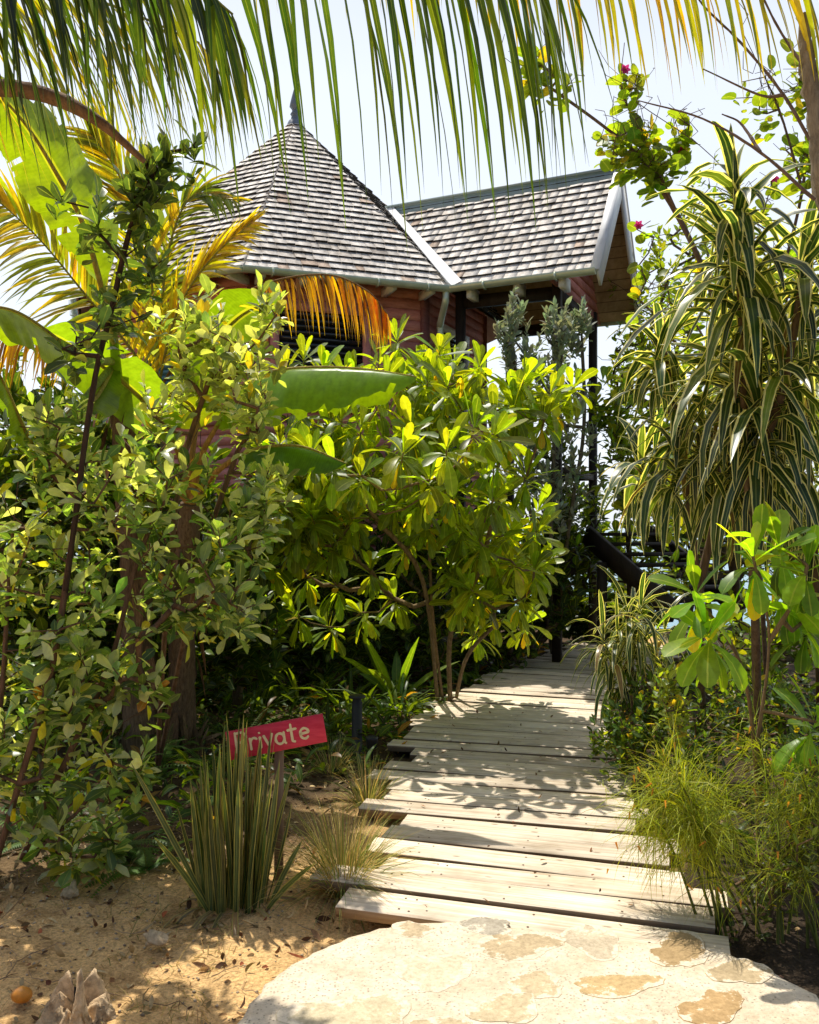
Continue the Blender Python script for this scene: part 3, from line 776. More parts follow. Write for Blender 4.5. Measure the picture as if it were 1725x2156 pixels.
for i in (5, 6, 7, 0, 1):
    A, B = ocorner(i, WAP - .22, 0), ocorner(i + 1, WAP - .22, 0); ex = nrm(B - A); o_ = nrm((A + B) / 2 - HC); mb = MB(); nb_ = 17
    for j in range(nb_):
        c = A + (B - A) * ((j + .5) / nb_); mb.box(c + V3(0, 0, (FZ - .3) / 2 - .02), ex * (np.linalg.norm(B - A) / nb_ / 2 + .004), o_ * (.012 + .004 * (j % 2)), V3(0, 0, (FZ - .3) / 2))
    mb.box((A + B) / 2 + V3(0, 0, .3) - o_ * .03, ex * np.linalg.norm(B - A) / 2 * .97, o_ * .016, V3(0, 0, .04))
    mb.box((A + B) / 2 + V3(0, 0, .85) - o_ * .03, ex * np.linalg.norm(B - A) / 2 * .97, o_ * .016, V3(0, 0, .04))
    mb.build('skirting', M['darkwood'], house)
# staircase coming down from the porch
st = P(1235, 1125, 10.9); en = P(1420, 1290, 9.4)
stair = thing('staircase', (en[0], en[1], 0), 'dark timber staircase running down from the porch behind the striped plants', 'staircase')
sd = nrm(np.cross(nrm(en - st), V3(0, 0, 1)))
for s in (0, .95):
    mb = MB(); a, b = st + sd * -s, en + sd * -s; d = nrm(b - a); mb.box((a + b) / 2, d * np.linalg.norm(b - a) / 2, np.cross(d, sd) * .12, sd * .03); mb.build('stringer', M['darkwood'], stair)
for j in range(7):
    mb = MB(); p = st + (en - st) * ((j + .5) / 7) - sd * .475 + V3(0, 0, .06); h_ = nrm((en - st) * V3(1, 1, 0)); mb.box(p, h_ * .14, sd * .44, V3(0, 0, .02)); mb.build('tread', M['darkwood'], stair)
for u_ in (1268,):
    mb = MB(); p = P(u_, 1200, 10.4); mb.box(V3(p[0], p[1], .55), (.05, 0, 0), (0, .05, 0), V3(0, 0, .65)); mb.build('post', M['darkwood'], stair)

# ------------------------------------------------------------------ sign
sgn = thing('sign', np.r_[gpt(586, 1815), -.1], 'red wooden sign board on a thin post lettered Private in cream', 'sign')
ZS = 4.17
bl, br, tr, tl = P(481, 1602, ZS - .03), P(686, 1560, ZS + .03), P(683, 1503, ZS + .03), P(478, 1540, ZS - .03)
cB = (bl + br + tr + tl) / 4; ex = nrm((br - bl) + (tr - tl)); ez = nrm((tl - bl) + (tr - br)); ez = nrm(ez - ex * np.dot(ex, ez)); ey = np.cross(ez, ex)
bwid, bhei = (np.linalg.norm(br - bl) + np.linalg.norm(tr - tl)) / 2, (np.linalg.norm(tl - bl) + np.linalg.norm(tr - br)) / 2
mb = MB(); hw, hh, bv = bwid / 2, bhei / 2, .003
def ring(y, a, b): return [cB + ex * sx * a + ez * sz * b + ey * y for sx, sz in ((-1, -1), (1, -1), (1, 1), (-1, 1))]
R_ = [ring(-.011, hw - bv, hh - bv), ring(-.008, hw, hh), ring(.008, hw, hh), ring(.011, hw - bv, hh - bv)]
mb.add(sum(R_, []), [[k * 4 + j, k * 4 + (j + 1) % 4, k * 4 + 4 + (j + 1) % 4, k * 4 + 4 + j] for k in range(3) for j in range(4)] + [[3, 2, 1, 0], [12, 13, 14, 15]])
front = ey * (-1 if ey[1] > 0 else 1)
board = mb.build('board', M['signred'], sgn)
arc = lambda cx, cy, rx, ry, a0, a1, n=14: [(cx + rx * math.cos(math.radians(a)), cy + ry * math.sin(math.radians(a))) for a in np.linspace(a0, a1, n)]
# letters in units of the board height
LET = [
 [[(.0, -.02), (.01, .62)], [(.01, .58)] + arc(.16, .44, .17, .155, 100, -100)[0:] + [(.02, .29)]],                            # P
 [[(.44, 0), (.44, .36)], [(.44, .2)] + arc(.56, .2, .12, .15, 165, 40, 8)],                                                   # r
 [[(.75, 0), (.75, .34)], [(.745, .46), (.755, .48)]],                                                                         # i
 [[(.87, .36), (1.0, .02)], [(1.0, .02), (1.14, .38)]],                                                                        # v
 [arc(1.36, .17, .135, .165, 20, 380, 22), [(1.50, .36), (1.50, .02), (1.54, .0)]],                                            # a
 [[(1.74, .56), (1.74, .06)] , arc(1.80, .06, .06, .06, 180, 290, 6), [(1.62, .38), (1.90, .39)]],                             # t
 [[(2.0, .19), (2.27, .21)] + arc(2.14, .19, .135, .165, 8, 320, 20)],                                                         # e
]
mb = MB()
LS = bhei * 1.12; org = cB - ex * (hw * .82) - ez * (hh * .52) + front * .0125; k_ = 0
for g in LET:
    for st_ in g:
        p = np.array(st_, float); p3 = org[None] + ex[None] * (p[:, :1] * LS * 1.0) + ez[None] * (p[:, 1:] * LS)
        if len(p3) == 2: p3 = np.array([p3[0], (p3[0] + p3[1]) / 2, p3[1]])
        t = nrm(np.gradient(p3, axis=0)); s_ = np.cross(t, front); wl = .0058
        n_ = len(p3); off = front * (.0006 * (k_ % 4)); k_ += 1
        wv = wl * (1 + .12 * np.sin(np.arange(n_) * 1.7 + k_))[:, None]
        q0 = p3[0] - t[0] * wl * .7; q1 = p3[-1] + t[-1] * wl * .7
        V = np.vstack([q0[None], p3 + s_ * wv, p3 - s_ * wv, q1[None]]) + off
        fs = [[1 + i, 2 + i, 1 + n_ + i + 1, 1 + n_ + i] for i in range(n_ - 1)]
        mb.add(V, fs + [[0, 1, 1 + n_], [n_, 2 * n_ + 1, 2 * n_]])
mb.build('lettering', M['cream'], board)
mb = MB(); a, b = V3(*(cB + ex * .008)[:2], cB[2] + .0) + V3(0, .03, .02), np.r_[gpt(588, 1815), -.14] + V3(0, .03, 0)
b[1] = a[1] + .02
d = nrm(a - b); sx = nrm(np.cross(d, V3(0, 1, 0))); mb.box((a + b) / 2, d * np.linalg.norm(a - b) / 2, sx * .02, np.cross(d, sx) * .016); mb.build('post', M['post'], sgn)

# ------------------------------------------------------------------ bollard lights
bo = thing('bollard_light', np.r_[gpt(752, 1562), -.1], 'black bollard light with a flat cap beside the boardwalk', 'bollard light')
c0 = np.array(bo.location)
def lathe(mb, c, prof, k=18, tint=(.5, .5, .5)):
    vv = [c + V3(r * math.cos(a), r * math.sin(a), z) for r, z in prof for a in np.arange(k) * 2 * math.pi / k]
    mb.add(vv, np.array([[i * k + j, i * k + (j + 1) % k, (i + 1) * k + (j + 1) % k, (i + 1) * k + j] for i in range(len(prof) - 1) for j in range(k)]), tint)
mb = MB(); lathe(mb, c0, [(.055, 0), (.055, .02), (.04, .022), (.04, .40), (.034, .402), (.034, .43)]); mb.build('body', M['black'], bo, True)
mb = MB(); lathe(mb, c0, [(.03, .425), (.062, .43), (.064, .444), (.05, .452), (.0005, .456)]); mb.build('cap', M['black'], bo, True)
sp = thing('spot_light', np.r_[gpt(783, 1592), -.1], 'small black garden spot light on a spike near the boardwalk edge', 'spot light'); c0 = np.array(sp.location)
mb = MB(); lathe(mb, c0, [(.014, 0), (.012, .14), (.02, .15)], 10); mb.build('spike', M['black'], sp, True)
mb = MB(); lathe(mb, c0, [(.022, .15), (.036, .16), (.042, .22), (.044, .235), (.034, .236), (.03, .21), (.0005, .2)], 14); mb.build('head', M['black'], sp, True)

# ================================================================== PLANTS
GREEN = (.075, .15, .022)
# ---- centre: sea lettuce shrub
rng = np.random.default_rng(101)
SCL = dict(n=26, L=.25, W=.037, prof='ob', base=(.125, .19, .02), var=.3, alts=((.07, (.26, .30, .03)), (.01, (.36, .26, .04))), el=(80, -72), droop=(.2, 1.9), fold=.2, stemlen=.12, tipcol=(.50, .36, .03))
def rosette_shrub(name, label, trunks, heads, extra, mat, seed, spec, bark=(.26, .19, .11), r0=.0045, rmax=.022, cat='shrub', jit=.22, updir=1.0, cam=.25, part='foliage', group=None):
    rng = np.random.default_rng(seed)
    T = [P(*h) for h in heads] + blob_targets(rng, extra)
    T = [t for t in T if t[2] > .15]
    pos, par, tips, cnt = grow(trunks, T, rng, .05)
    o = thing(name, trunks[0][0], label, cat, group)
    mb = MB(); branches(mb, pos, par, cnt, r0, rmax, bark, .5, 6); mb.build('stem', M['bark'], o, True)
    ax = nrm(pos[tips] - pos[par[tips]]) * .6 + V3(0, -cam, updir) + rng.normal(0, jit, (len(tips), 3))
    mb = MB(); rosettes(mb, pos[tips], ax, rng, **spec); mb.build(part, mat, o, True); return o
b0 = np.r_[gpt(935, 1472), -.1]
hd = [(835, 715, 7.4), (925, 740, 7.2), (1010, 770, 6.9), (1105, 800, 7.0), (1160, 825, 7.1), (640, 755, 7.6), (600, 780, 7.8), (865, 905, 6.7), (655, 955, 6.3), (850, 950, 6.1), (940, 945, 5.9), (1040, 915, 6.0), (705, 985, 6.6),
      (800, 850, 6.9), (965, 850, 6.8), (1080, 860, 6.9), (1170, 850, 7.2), (575, 985, 6.9), (600, 1060, 6.9), (660, 1090, 7.0), (1010, 1140, 6.9), (1075, 1180, 7.0), (1125, 1200, 7.2), (955, 1030, 6.8), (1040, 1050, 6.8), (885, 1050, 6.9),
      (990, 1240, 7.2), (1100, 1260, 7.3), (760, 900, 6.8), (720, 880, 7.0), (900, 800, 7.0), (1000, 900, 6.1), (760, 1000, 6.4), (905, 1010, 6.0), (590, 930, 6.9), (560, 1080, 7.2), (610, 1140, 7.2), (700, 1150, 7.2), (540, 1180, 7.4), (620, 860, 7.2), (1110, 1000, 7.2)]
rosette_shrub('sea_lettuce_shrub', 'large bright green shrub of paddle leaf rosettes left of the boardwalk below the house', 
    [[b0, P(915, 1330, 8.0), P(905, 1180, 7.7), P(900, 960, 7.3)], [b0 + V3(.06, .02, 0), P(950, 1330, 7.9), P(1010, 1200, 7.6), P(1040, 1080, 7.3)], [b0 + V3(-.05, 0, 0), P(890, 1220, 7.7), P(790, 1090, 7.2), P(740, 985, 6.9)], [b0 + V3(.1, .1, 0), P(985, 1380, 8), P(1060, 1300, 7.7)]],
    hd + [(570, 1190, 7.6), (640, 1210, 7.8), (710, 1230, 7.8), (780, 1200, 7.8), (830, 1260, 8.0), (760, 1290, 8.1), (620, 1290, 7.9), (690, 1320, 8.0), (860, 1150, 7.6), (560, 1270, 7.8), (1040, 1290, 7.9), (1110, 1310, 8.2), (1000, 1330, 8.3)], [(900, 905, 7.4, 285, 160, .7, 44), (1010, 1150, 7.8, 170, 140, .6, 30), (650, 1060, 7.5, 130, 140, .5, 30), (850, 800, 7.9, 180, 60, .4, 14), (900, 1050, 7.9, 160, 90, .4, 8)], M['scaevola'], 102, SCL)
# ---- silver shrub in front of the porch
LSG = dict(m=13, tw=.16, L=.10, W=.022, prof='el', base=(.30, .34, .25), var=.2, alts=((.05, (.3, .3, .2)),), ang=(70, 20), droop=.0, fold=.3, upz=.9)
bs = np.r_[gpt(1165, 1375), -.1]
shrub('silver_shrub', 'upright grey silver leaved shrub standing in front of the porch posts', 'shrub', [[bs, P(1160, 1200, 10), P(1165, 1000, 9.8), P(1175, 820, 9.6), P(1190, 700, 9.5)], [bs, P(1130, 1150, 10), P(1095, 950, 9.7), P(1085, 760, 9.6)], [bs, P(1200, 1100, 10), P(1230, 900, 9.8), P(1225, 700, 9.6)]],
    [(1080, 700, 9.6, 36, 75, .25, 38), (1180, 700, 9.5, 45, 70, .25, 36), (1225, 670, 9.6, 30, 80, .2, 16), (1150, 850, 9.7, 110, 120, .4, 60), (1150, 1010, 9.8, 100, 110, .4, 55), (1130, 770, 9.6, 60, 60, .3, 25)], M['grey'], 103, LSG, r0=.0035, rmax=.022, bark=(.18, .16, .13))
# ---- left: silver-green shrub with brown stems
LSV = dict(m=10, tw=.16, L=.098, W=.0205, prof='obp', base=(.125, .20, .075), var=.4, alts=((.05, (.30, .30, .03)), (.01, (.28, .13, .03)), (.18, (.05, .10, .025)), (.32, (.36, .42, .30))), ang=(95, 20), droop=.4, fold=.35, upz=.1)
g0 = np.r_[gpt(-30, 1840), -.1]; g1 = np.r_[gpt(40, 1780), -.1]
shrub('buttonwood_shrub', 'tall grey green shrub with reddish brown stems filling the left edge', 'shrub',
    [[g0, P(40, 1650, 4.15), P(110, 1400, 4.2), P(165, 1050, 4.35), P(205, 800, 4.4)], [g1, P(130, 1620, 4.3), P(230, 1400, 4.4), P(300, 1150, 4.5), P(420, 900, 4.7)], [g0 + V3(-.1, .1, 0), P(0, 1500, 4.3), P(20, 1200, 4.4), P(40, 1000, 4.5)]],
    [(150, 1050, 4.5, 210, 170, .45, 58), (110, 1300, 4.4, 200, 160, .4, 54), (390, 1170, 4.6, 200, 130, .4, 50), (200, 1420, 4.4, 190, 110, .35, 34), (60, 1560, 4.3, 140, 150, .3, 46), (150, 1720, 4.2, 120, 90, .2, 24), (470, 1270, 4.5, 130, 60, .3, 26), (540, 1080, 4.7, 80, 130, .3, 26), (330, 1000, 4.6, 170, 90, .35, 26), (290, 1600, 4.1, 60, 30, .12, 6), (90, 900, 4.5, 120, 90, .3, 18), (230, 1760, 4.1, 50, 40, .12, 5)],
    M['silver'], 104, LSV, r0=.0024, rmax=.016, bark=(.17, .10, .065))
LSU = dict(LSV); LSU.update(base=(.21, .27, .13), alts=((.05, (.42, .32, .03)), (.26, (.38, .43, .31))), upz=.5, L=.095, W=.021)
g2 = np.r_[gpt(330, 1600), -.1]
shrub('buttonwood_shrub', 'paler silver green shrub rising in the middle of the left thicket', 'shrub', [[g2, P(350, 1300, 5.0), P(380, 1000, 5.0), P(440, 800, 4.9)], [g2, P(420, 1200, 5.0), P(500, 950, 4.9)]],
    [(450, 745, 4.9, 120, 85, .3, 36), (525, 850, 4.8, 60, 110, .25, 24), (410, 660, 5.0, 90, 40, .25, 18), (560, 640, 4.9, 35, 50, .2, 8), (350, 830, 4.9, 90, 80, .3, 14), (560, 1000, 4.8, 50, 70, .2, 10)], M['silver'], 105, LSU, r0=.0026, rmax=.016, bark=(.2, .12, .07))
LSD = dict(LSV); LSD.update(m=7, base=(.06, .10, .04), var=.25, alts=((.06, (.16, .19, .05)),), L=.105, W=.023, upz=.1)
g3 = np.r_[gpt(60, 1700), -.1]
shrub('buttonwood_shrub', 'slender dark leaved shrub reaching up against the sky at left', 'shrub', [[g3, P(130, 1300, 4.3), P(190, 850, 4.2), P(235, 650, 4.15), P(275, 480, 4.1), P(330, 350, 4.1)]],
    [(300, 400, 4.1, 45, 70, .12, 17), (340, 340, 4.1, 45, 25, .12, 13), (205, 430, 4.2, 50, 60, .15, 6), (300, 540, 4.15, 50, 60, .15, 9), (225, 650, 4.2, 60, 50, .2, 10), (150, 720, 4.2, 70, 50, .2, 7), (405, 305, 4.1, 25, 14, .1, 5), (130, 420, 4.15, 30, 15, .1, 2)], M['silver'], 106, LSD, r0=.003, rmax=.014, bark=(.06, .04, .03))

# ---- banana plants
def banana_leaf(root, pts, hw, fold, seed, base=(.085, .17, .018), tears=5, tilt=0., hint=None, pet=.018, tip=.06, wave=.02, petcol=(.36, .30, .07)):
    r = np.random.default_rng(seed); mid = smooth_path(pts, 10); m = len(mid); t = nrm(np.gradient(mid, axis=0)); f = np.linspace(0, 1, m)
    wprof = np.interp(f, [0, .06, .2, .45, .75, .92, 1], [.04, .35, .85, 1, .86, .5, tip]) * hw
    kx = 7; V = np.zeros((m, 2 * kx + 1, 3)); lc = np.zeros((m, 2 * kx + 1, 3)); hint = V3(0, 0, 1) if hint is None else nrm(hint)
    wob = np.cumsum(r.normal(0, .35, m))
    for i in range(m):
        s = nrm(np.cross(t[i], hint)); nn = np.cross(s, t[i])
        s2 = s * math.cos(tilt) + nn * math.sin(tilt); n2 = np.cross(s2, t[i])
        for j in range(-kx, kx + 1):
            a = abs(j) / kx; sg = np.sign(j)
            ang = fold * (.75 + .35 * a)
            w = wprof[i] * a * (1 + .04 * math.sin(wob[i] * 3 + sg))
            q = mid[i] + s2 * sg * w * math.cos(ang) - n2 * w * math.sin(ang) + n2 * wave * a * math.sin(wob[i] * 2.2 + sg * 1.3 + i * .45) - t[i] * w * .12 * a
            V[i, j + kx] = q; lc[i, j + kx] = (j / kx, f[i], 0)
    kk = 2 * kx + 1; drop = set()
    for _ in range(tears):
        i = r.integers(3, m - 2); sg = r.integers(0, 2); dp = r.integers(1, kx - 1)
        for j in range(dp): drop.add((i, j if sg == 0 else 2 * kx - 1 - j))
    fs = np.array([[i * kk + j, i * kk + j + 1, (i + 1) * kk + j + 1, (i + 1) * kk + j] for i in range(m - 1) for j in range(2 * kx) if (i, j) not in drop])
    mb = MB(); mb.add(V.reshape(-1, 3), fs, tints(r, 1, base, .12)[0], lc.reshape(-1, 3))
    lf = mb.build('leaf', M['banana'], root, True)
    mb = MB(); tube(mb, mid - V3(0, 0, .004), np.linspace(pet, .004, m), 6, petcol); mb.build('midrib', M['bark'], lf, True)
    return lf
def petiole(root, pts, r, col=(.42, .25, .07)):
    mb = MB(); tube(mb, smooth_path(pts, 6), r, 8, col); mb.build('petiole', M['bark'], root, True)
def trunkB(root, pts, rad, seed):
    r = np.random.default_rng(seed); mb = MB(); tube(mb, smooth_path(pts, 10), rad, 14, (.19, .13, .08), .09, r)
    for _ in range(16):        # peeling sheaths
        pp = smooth_path(pts, 10); i = r.integers(2, len(pp) - 2); a = r.random() * 6.28; o_ = V3(math.cos(a), math.sin(a), 0)
        leaves(mb, pp[i] + o_ * np.atleast_1d(rad)[0] * .95, V3(0, 0, -1) + o_ * .25, o_, r.uniform(.25, .6), r.uniform(.03, .055), .2, 'lan', .3, V3(.27, .16, .085) * r.uniform(.6, 1.3))
    mb.build('trunk', M['fibre'], root, True)
B1 = thing('banana_plant', np.r_[gpt(385, 1545), -.1], 'banana plant with orange leaf stalks and a broad leaf reaching right over the green shrub', 'banana plant')
trunkB(B1, [np.array(B1.location), P(385, 1380, 6.7), P(392, 1200, 6.5), P(402, 1060, 6.35)], [.105, .09, .075], 1)
top = P(402, 1060, 6.35)
for pts in ([top, P(425, 960, 6.2), P(455, 900, 6.1)], [top, P(385, 980, 6.3), P(365, 930, 6.2)], [top, P(340, 1000, 6.2), P(300, 990, 6.1)], [top, P(450, 1000, 6.1), P(500, 960, 6.0)], [top, P(405, 960, 6.4), P(420, 860, 6.4)]):
    petiole(B1, pts, [.032, .022, .016])
banana_leaf(B1, [P(455, 900, 6.1), P(490, 830, 5.95), P(560, 785, 5.75), P(660, 772, 5.6), P(770, 776, 5.5), P(878, 792, 5.4)], .33, 1.05, 3, (.10, .20, .02), 9, wave=.03)
banana_leaf(B1, [P(420, 860, 6.4), P(430, 780, 6.4), P(470, 700, 6.35), P(530, 650, 6.3), P(600, 640, 6.2)], .34, .55, 4, (.07, .15, .02), 5, tilt=.9)
banana_leaf(B1, [P(365, 930, 6.2), P(320, 860, 6.0), P(230, 780, 5.7), P(130, 715, 5.4), P(70, 690, 5.2)], .24, .5, 5, (.09, .17, .03), 6, tilt=-.9)
banana_leaf(B1, [P(500, 960, 6.0), P(560, 940, 5.9), P(640, 940, 5.85), P(730, 975, 5.8)], .22, 1.1, 6, (.06, .13, .015), 3)
banana_leaf(B1, [P(300, 990, 6.1), P(260, 960, 5.9), P(220, 950, 5.7), P(170, 965, 5.5)], .2, .3, 7, (.1, .18, .03), 4, tilt=.4)
banana_leaf(B1, [P(420, 900, 6.5), P(400, 850, 6.4), P(340, 830, 6.3), P(270, 840, 6.1)], .26, .3, 8, (.085, .17, .03), 5, tilt=-.5)
B2 = thing('banana_plant', np.r_[gpt(292, 1560), -.1], 'banana plant with a huge sunlit torn leaf rising against the sky at far left', 'banana plant')
trunkB(B2, [np.array(B2.location), P(290, 1380, 6.7), P(280, 1150, 6.6), P(262, 900, 6.3), P(245, 760, 5.8)], [.12, .11, .07], 2)
tp = P(245, 760, 5.8)
petiole(B2, [tp, P(235, 680, 5.3), P(215, 600, 4.95)], [.035, .025, .02], (.3, .32, .08))
petiole(B2, [tp, P(200, 760, 5.2), P(150, 740, 4.7)], [.03, .022, .018], (.3, .32, .08))
banana_leaf(B2, [P(215, 605, 4.95), P(175, 470, 4.75), P(120, 365, 4.55), P(50, 255, 4.35), P(-50, 150, 4.1)], .25, .62, 9, (.085, .165, .02), 12, tilt=.45, hint=V3(.5, -1, .3), wave=.05)
banana_leaf(B2, [P(150, 740, 4.7), P(90, 690, 4.4), P(20, 650, 4.2), P(-80, 640, 4.0)], .25, .6, 10, (.075, .16, .018), 3, tilt=.5)
petiole(B2, [tp, P(130, 900, 5.0), P(85, 970, 4.6)], [.025, .02, .015], (.2, .25, .06))
banana_leaf(B2, [P(85, 975, 4.6), P(45, 890, 4.5), P(5, 800, 4.4), P(-40, 720, 4.3)], .11, .5, 11, (.05, .11, .02), 2, tilt=.6)
banana_leaf(B2, [tp, P(200, 840, 5.4), P(150, 860, 5.2), P(110, 920, 5.1)], .14, .5, 12, (.07, .14, .02), 3)
# dead fan of fibres at the foot of the banana trunk
df = MB(); r = np.random.default_rng(8); c0 = np.r_[gpt(405, 1560), -.08]
for i in range(26):
    a = r.uniform(-.3, 1.1); leaves(df, c0 + r.normal(0, .03, 3), V3(math.sin(a), -.15, math.cos(a)), V3(0, -1, .2), r.uniform(.2, .34), r.uniform(.01, .025), .5, 'blade', .4, V3(.30, .20, .11) * r.uniform(.5, 1.2))
tag(df.build('dead_leaf_sheath', M['fibre'], None, True, loc=c0), 'frayed brown leaf sheath at the foot of the banana trunks', 'dead leaf')

# ---- coconut fronds
def frond(root, pts, n, Lmax, W, rng, base, var=.18, alts=(), ahead=.7, spread=.8, down=.2, droop=.9, rr=.014, hint=V3(0, 0, 1), lens=None, rcol=(.30, .30, .08), mat='palm', name='frond', start=.08):
    path = smooth_path(pts, 12); m = len(path); tt = nrm(np.gradient(path, axis=0)); mb = MB()
    f = np.linspace(start, .995, n)
    for sg in (-1, 1):
        ff = np.clip(f + rng.normal(0, .25 / n, n), 0, 1); x = ff * (m - 1)
        bp = np.stack([np.interp(x, np.arange(m), path[:, k]) for k in range(3)], 1); tg = nrm(np.stack([np.interp(x, np.arange(m), tt[:, k]) for k in range(3)], 1))
        sd = nrm(np.cross(tg, hint)) * sg
        ah = ahead + (ff * .5)
        d = nrm(tg * ah[:, None] + sd * spread + V3(0, 0, -1) * down + rng.normal(0, .09, (n, 3)))
        prof = np.interp(ff, [0, .15, .45, .8, 1], [.55, .85, 1, .75, .45]) if lens is None else np.interp(ff, *lens)
        L = Lmax * prof * rng.uniform(.82, 1.08, n)
        leaves(mb, bp, d, hint + rng.normal(0, .3, (n, 3)), L, W * rng.uniform(.75, 1.1, n), droop * rng.uniform(.7, 1.3, n), 'leaflet', .35, tints(rng, n, base, var, alts), twist=rng.normal(0, .7, n))
    fo = mb.build(name, M[mat], root, True)
    mb = MB(); tube(mb, path, np.linspace(rr, .004, m), 7, rcol); mb.build('rachis', M['bark'], fo, True); return fo
PAL = thing('coconut_palm', (-2.6, 3.2, -.1), 'coconut palm leaning in from the left whose hanging fronds cross the top of the picture', 'palm tree')
rng = np.random.default_rng(31); r = np.random.default_rng(32)
mb = MB(); crown = V3(-2.2, 2.9, 4.2); tube(mb, smooth_path([(-2.6, 3.2, -.1), (-2.55, 3.15, 1.5), (-2.4, 3.0, 3.0), crown], 8), [.15, .12, .11], 14, (.24, .2, .15), .05, r); mb.build('trunk', M['bark'], PAL, True)
G1, YL = (.055, .11, .018), (.20, .22, .025)
frond(PAL, [crown, P(-200, -330, 2.7), P(250, -290, 2.45), P(700, -240, 2.35), P(960, -205, 2.35), P(1150, -140, 2.4)], 48, .93, .0125, rng, (.055, .105, .018), .3, ((.25, (.14, .20, .02)),), ahead=.25, spread=.35, down=.9, droop=2.0, lens=([0, .3, .6, .9, 1], [.8, .95, 1, .85, .55]))
frond(PAL, [crown, P(0, -300, 3.6), P(700, -260, 3.7), P(1200, -140, 3.6), P(1750, -60, 3.3)], 90, .66, .0105, rng, (.36, .33, .025), .22, ((.25, (.48, .32, .02)), (.12, (.16, .22, .02))), ahead=.12, spread=.3, down=.9, droop=1.6, lens=([0, .4, .75, 1], [.4, .85, .95, .85]))
frond(PAL, [crown, P(-250, -200, 3.1), P(100, -180, 3.0), P(340, -90, 2.9), P(490, 30, 2.85)], 60, .95, .0092, rng, (.055, .11, .018), .35, ((.38, (.2, .23, .02)),), ahead=.55, spread=.35, down=.7, droop=1.2)
frond(PAL, [crown, P(-300, 0, 3.7), P(-50, -40, 3.7), P(200, 0, 3.8), P(420, 90, 3.8)], 50, .95, .0100, rng, (.20, .22, .02), .25, ((.3, (.36, .30, .02)),), ahead=.6, spread=.4, down=.7, droop=1.3)
frond(PAL, [crown, P(-280, -80, 2.5), P(-50, -110, 2.4), P(180, -90, 2.35), P(420, -60, 2.3)], 40, .62, .0095, rng, (.028, .055, .014), .3, ahead=.3, spread=.4, down=.8, droop=1.6)
mb = MB(); tube(mb, smooth_path([crown, P(-330, 150, 2.75), P(-60, 180, 2.6), P(80, 195, 2.55), P(200, 250, 2.55), P(305, 340, 2.6)], 8), [.028, .026, .022, .008], 10, (.20, .125, .075), .07, r); mb.build('dead_stalk', M['bark'], PAL, True)
# ---- young palm behind the thicket, left of the house
YP = thing('young_palm', np.r_[gpt(330, 1470), -.1], 'young palm with golden sunlit fronds in front of the house at left', 'palm tree')
rng = np.random.default_rng(33)
cr = P(330, 830, 8.0)
mb = MB(); tube(mb, [np.array(YP.location), P(330, 1100, 8.1), cr], [.09, .07], 12, (.22, .17, .1), .06, rng); mb.build('trunk', M['fibre'], YP, True)
YG, GO = (.22, .25, .03), (.42, .33, .03)
frond(YP, [cr, P(280, 740, 7.6), P(180, 620, 7.2), P(80, 500, 6.8), P(-30, 400, 6.4)], 70, .75, .018, rng, YG, .2, ((.35, GO),), ahead=.45, spread=.8, down=.1, droop=.7, hint=V3(.3, -1, .4))
frond(YP, [cr, P(325, 650, 7.8), P(300, 480, 7.6), P(240, 350, 7.4), P(190, 280, 7.2)], 70, .7, .018, rng, YG, .2, ((.3, GO),), ahead=.8, spread=.6, down=.0, droop=.5, hint=V3(.2, -1, .2))
frond(YP, [cr, P(340, 640, 7.8), P(365, 490, 7.6), P(410, 410, 7.5), P(490, 420, 7.3)], 48, .52, .016, rng, (.15, .2, .03), .2, ((.2, GO),), ahead=.7, spread=.6, down=.1, droop=.7, hint=V3(-.2, -1, .4))
frond(YP, [cr, P(365, 680, 7.5), P(410, 590, 7.2), P(470, 520, 7.0), P(530, 470, 6.8)], 50, .5, .016, rng, (.34, .30, .03), .2, ((.4, GO),), ahead=.9, spread=.5, down=.0, droop=.5, hint=V3(-.3, -1, .3))
frond(YP, [cr, P(420, 690, 7.6), P(540, 605, 7.3), P(680, 578, 7.1), P(770, 610, 7.0), P(815, 660, 6.95)], 62, .52, .015, rng, (.50, .30, .018), .2, ((.25, (.6, .4, .03)), (.25, (.16, .08, .03))), ahead=.15, spread=.25, down=.9, droop=1.6, rcol=(.25, .15, .06), lens=([0, .25, .4, .8, 1], [.1, .35, .9, 1, .5]))
frond(YP, [cr, P(250, 740, 7.5), P(130, 700, 7.0), P(0, 710, 6.6), P(-100, 780, 6.3)], 56, .55, .015, rng, (.40, .26, .02), .2, ((.3, (.25, .13, .03)),), ahead=.3, spread=.4, down=.8, droop=1.3, rcol=(.25, .15, .06))

# ---- right: striped dracaenas
DRL = dict(n=28, L=.60, W=.0285, prof='strap', base=(.026, .058, .015), var=.35, alts=((.18, (.09, .14, .02)), (.03, (.20, .12, .05))), el=(82, -8), droop=(1.5, 4.4), fold=.22, stemlen=.26)
d0 = np.r_[gpt(1600, 1640), -.1]
def dracaena(label, trunks, heads, seed, spec, part='foliage'):
    rng = np.random.default_rng(seed); o = thing('striped_dracaena', trunks[0][0], label, 'shrub', 'cream striped dracaenas right of the boardwalk')
    mb = MB()
    for t in trunks: tube(mb, smooth_path(t, 6), [.028, .018, .014], 8, (.17, .12, .08), .05, rng)
    mb.build('stem', M['bark'], o, True)
    c = np.array([P(*h[:3]) for h in heads]); ax = V3(0, 0, 1) + rng.normal(0, .22, (len(c), 3)); mb = MB()
    for i, h in enumerate(heads):
        s = dict(spec); s['L'] = spec['L'] * h[3]; rosettes(mb, c[i:i + 1], ax[i:i + 1], rng, **s)
    mb.build(part, M['dracaena'], o, True); return o
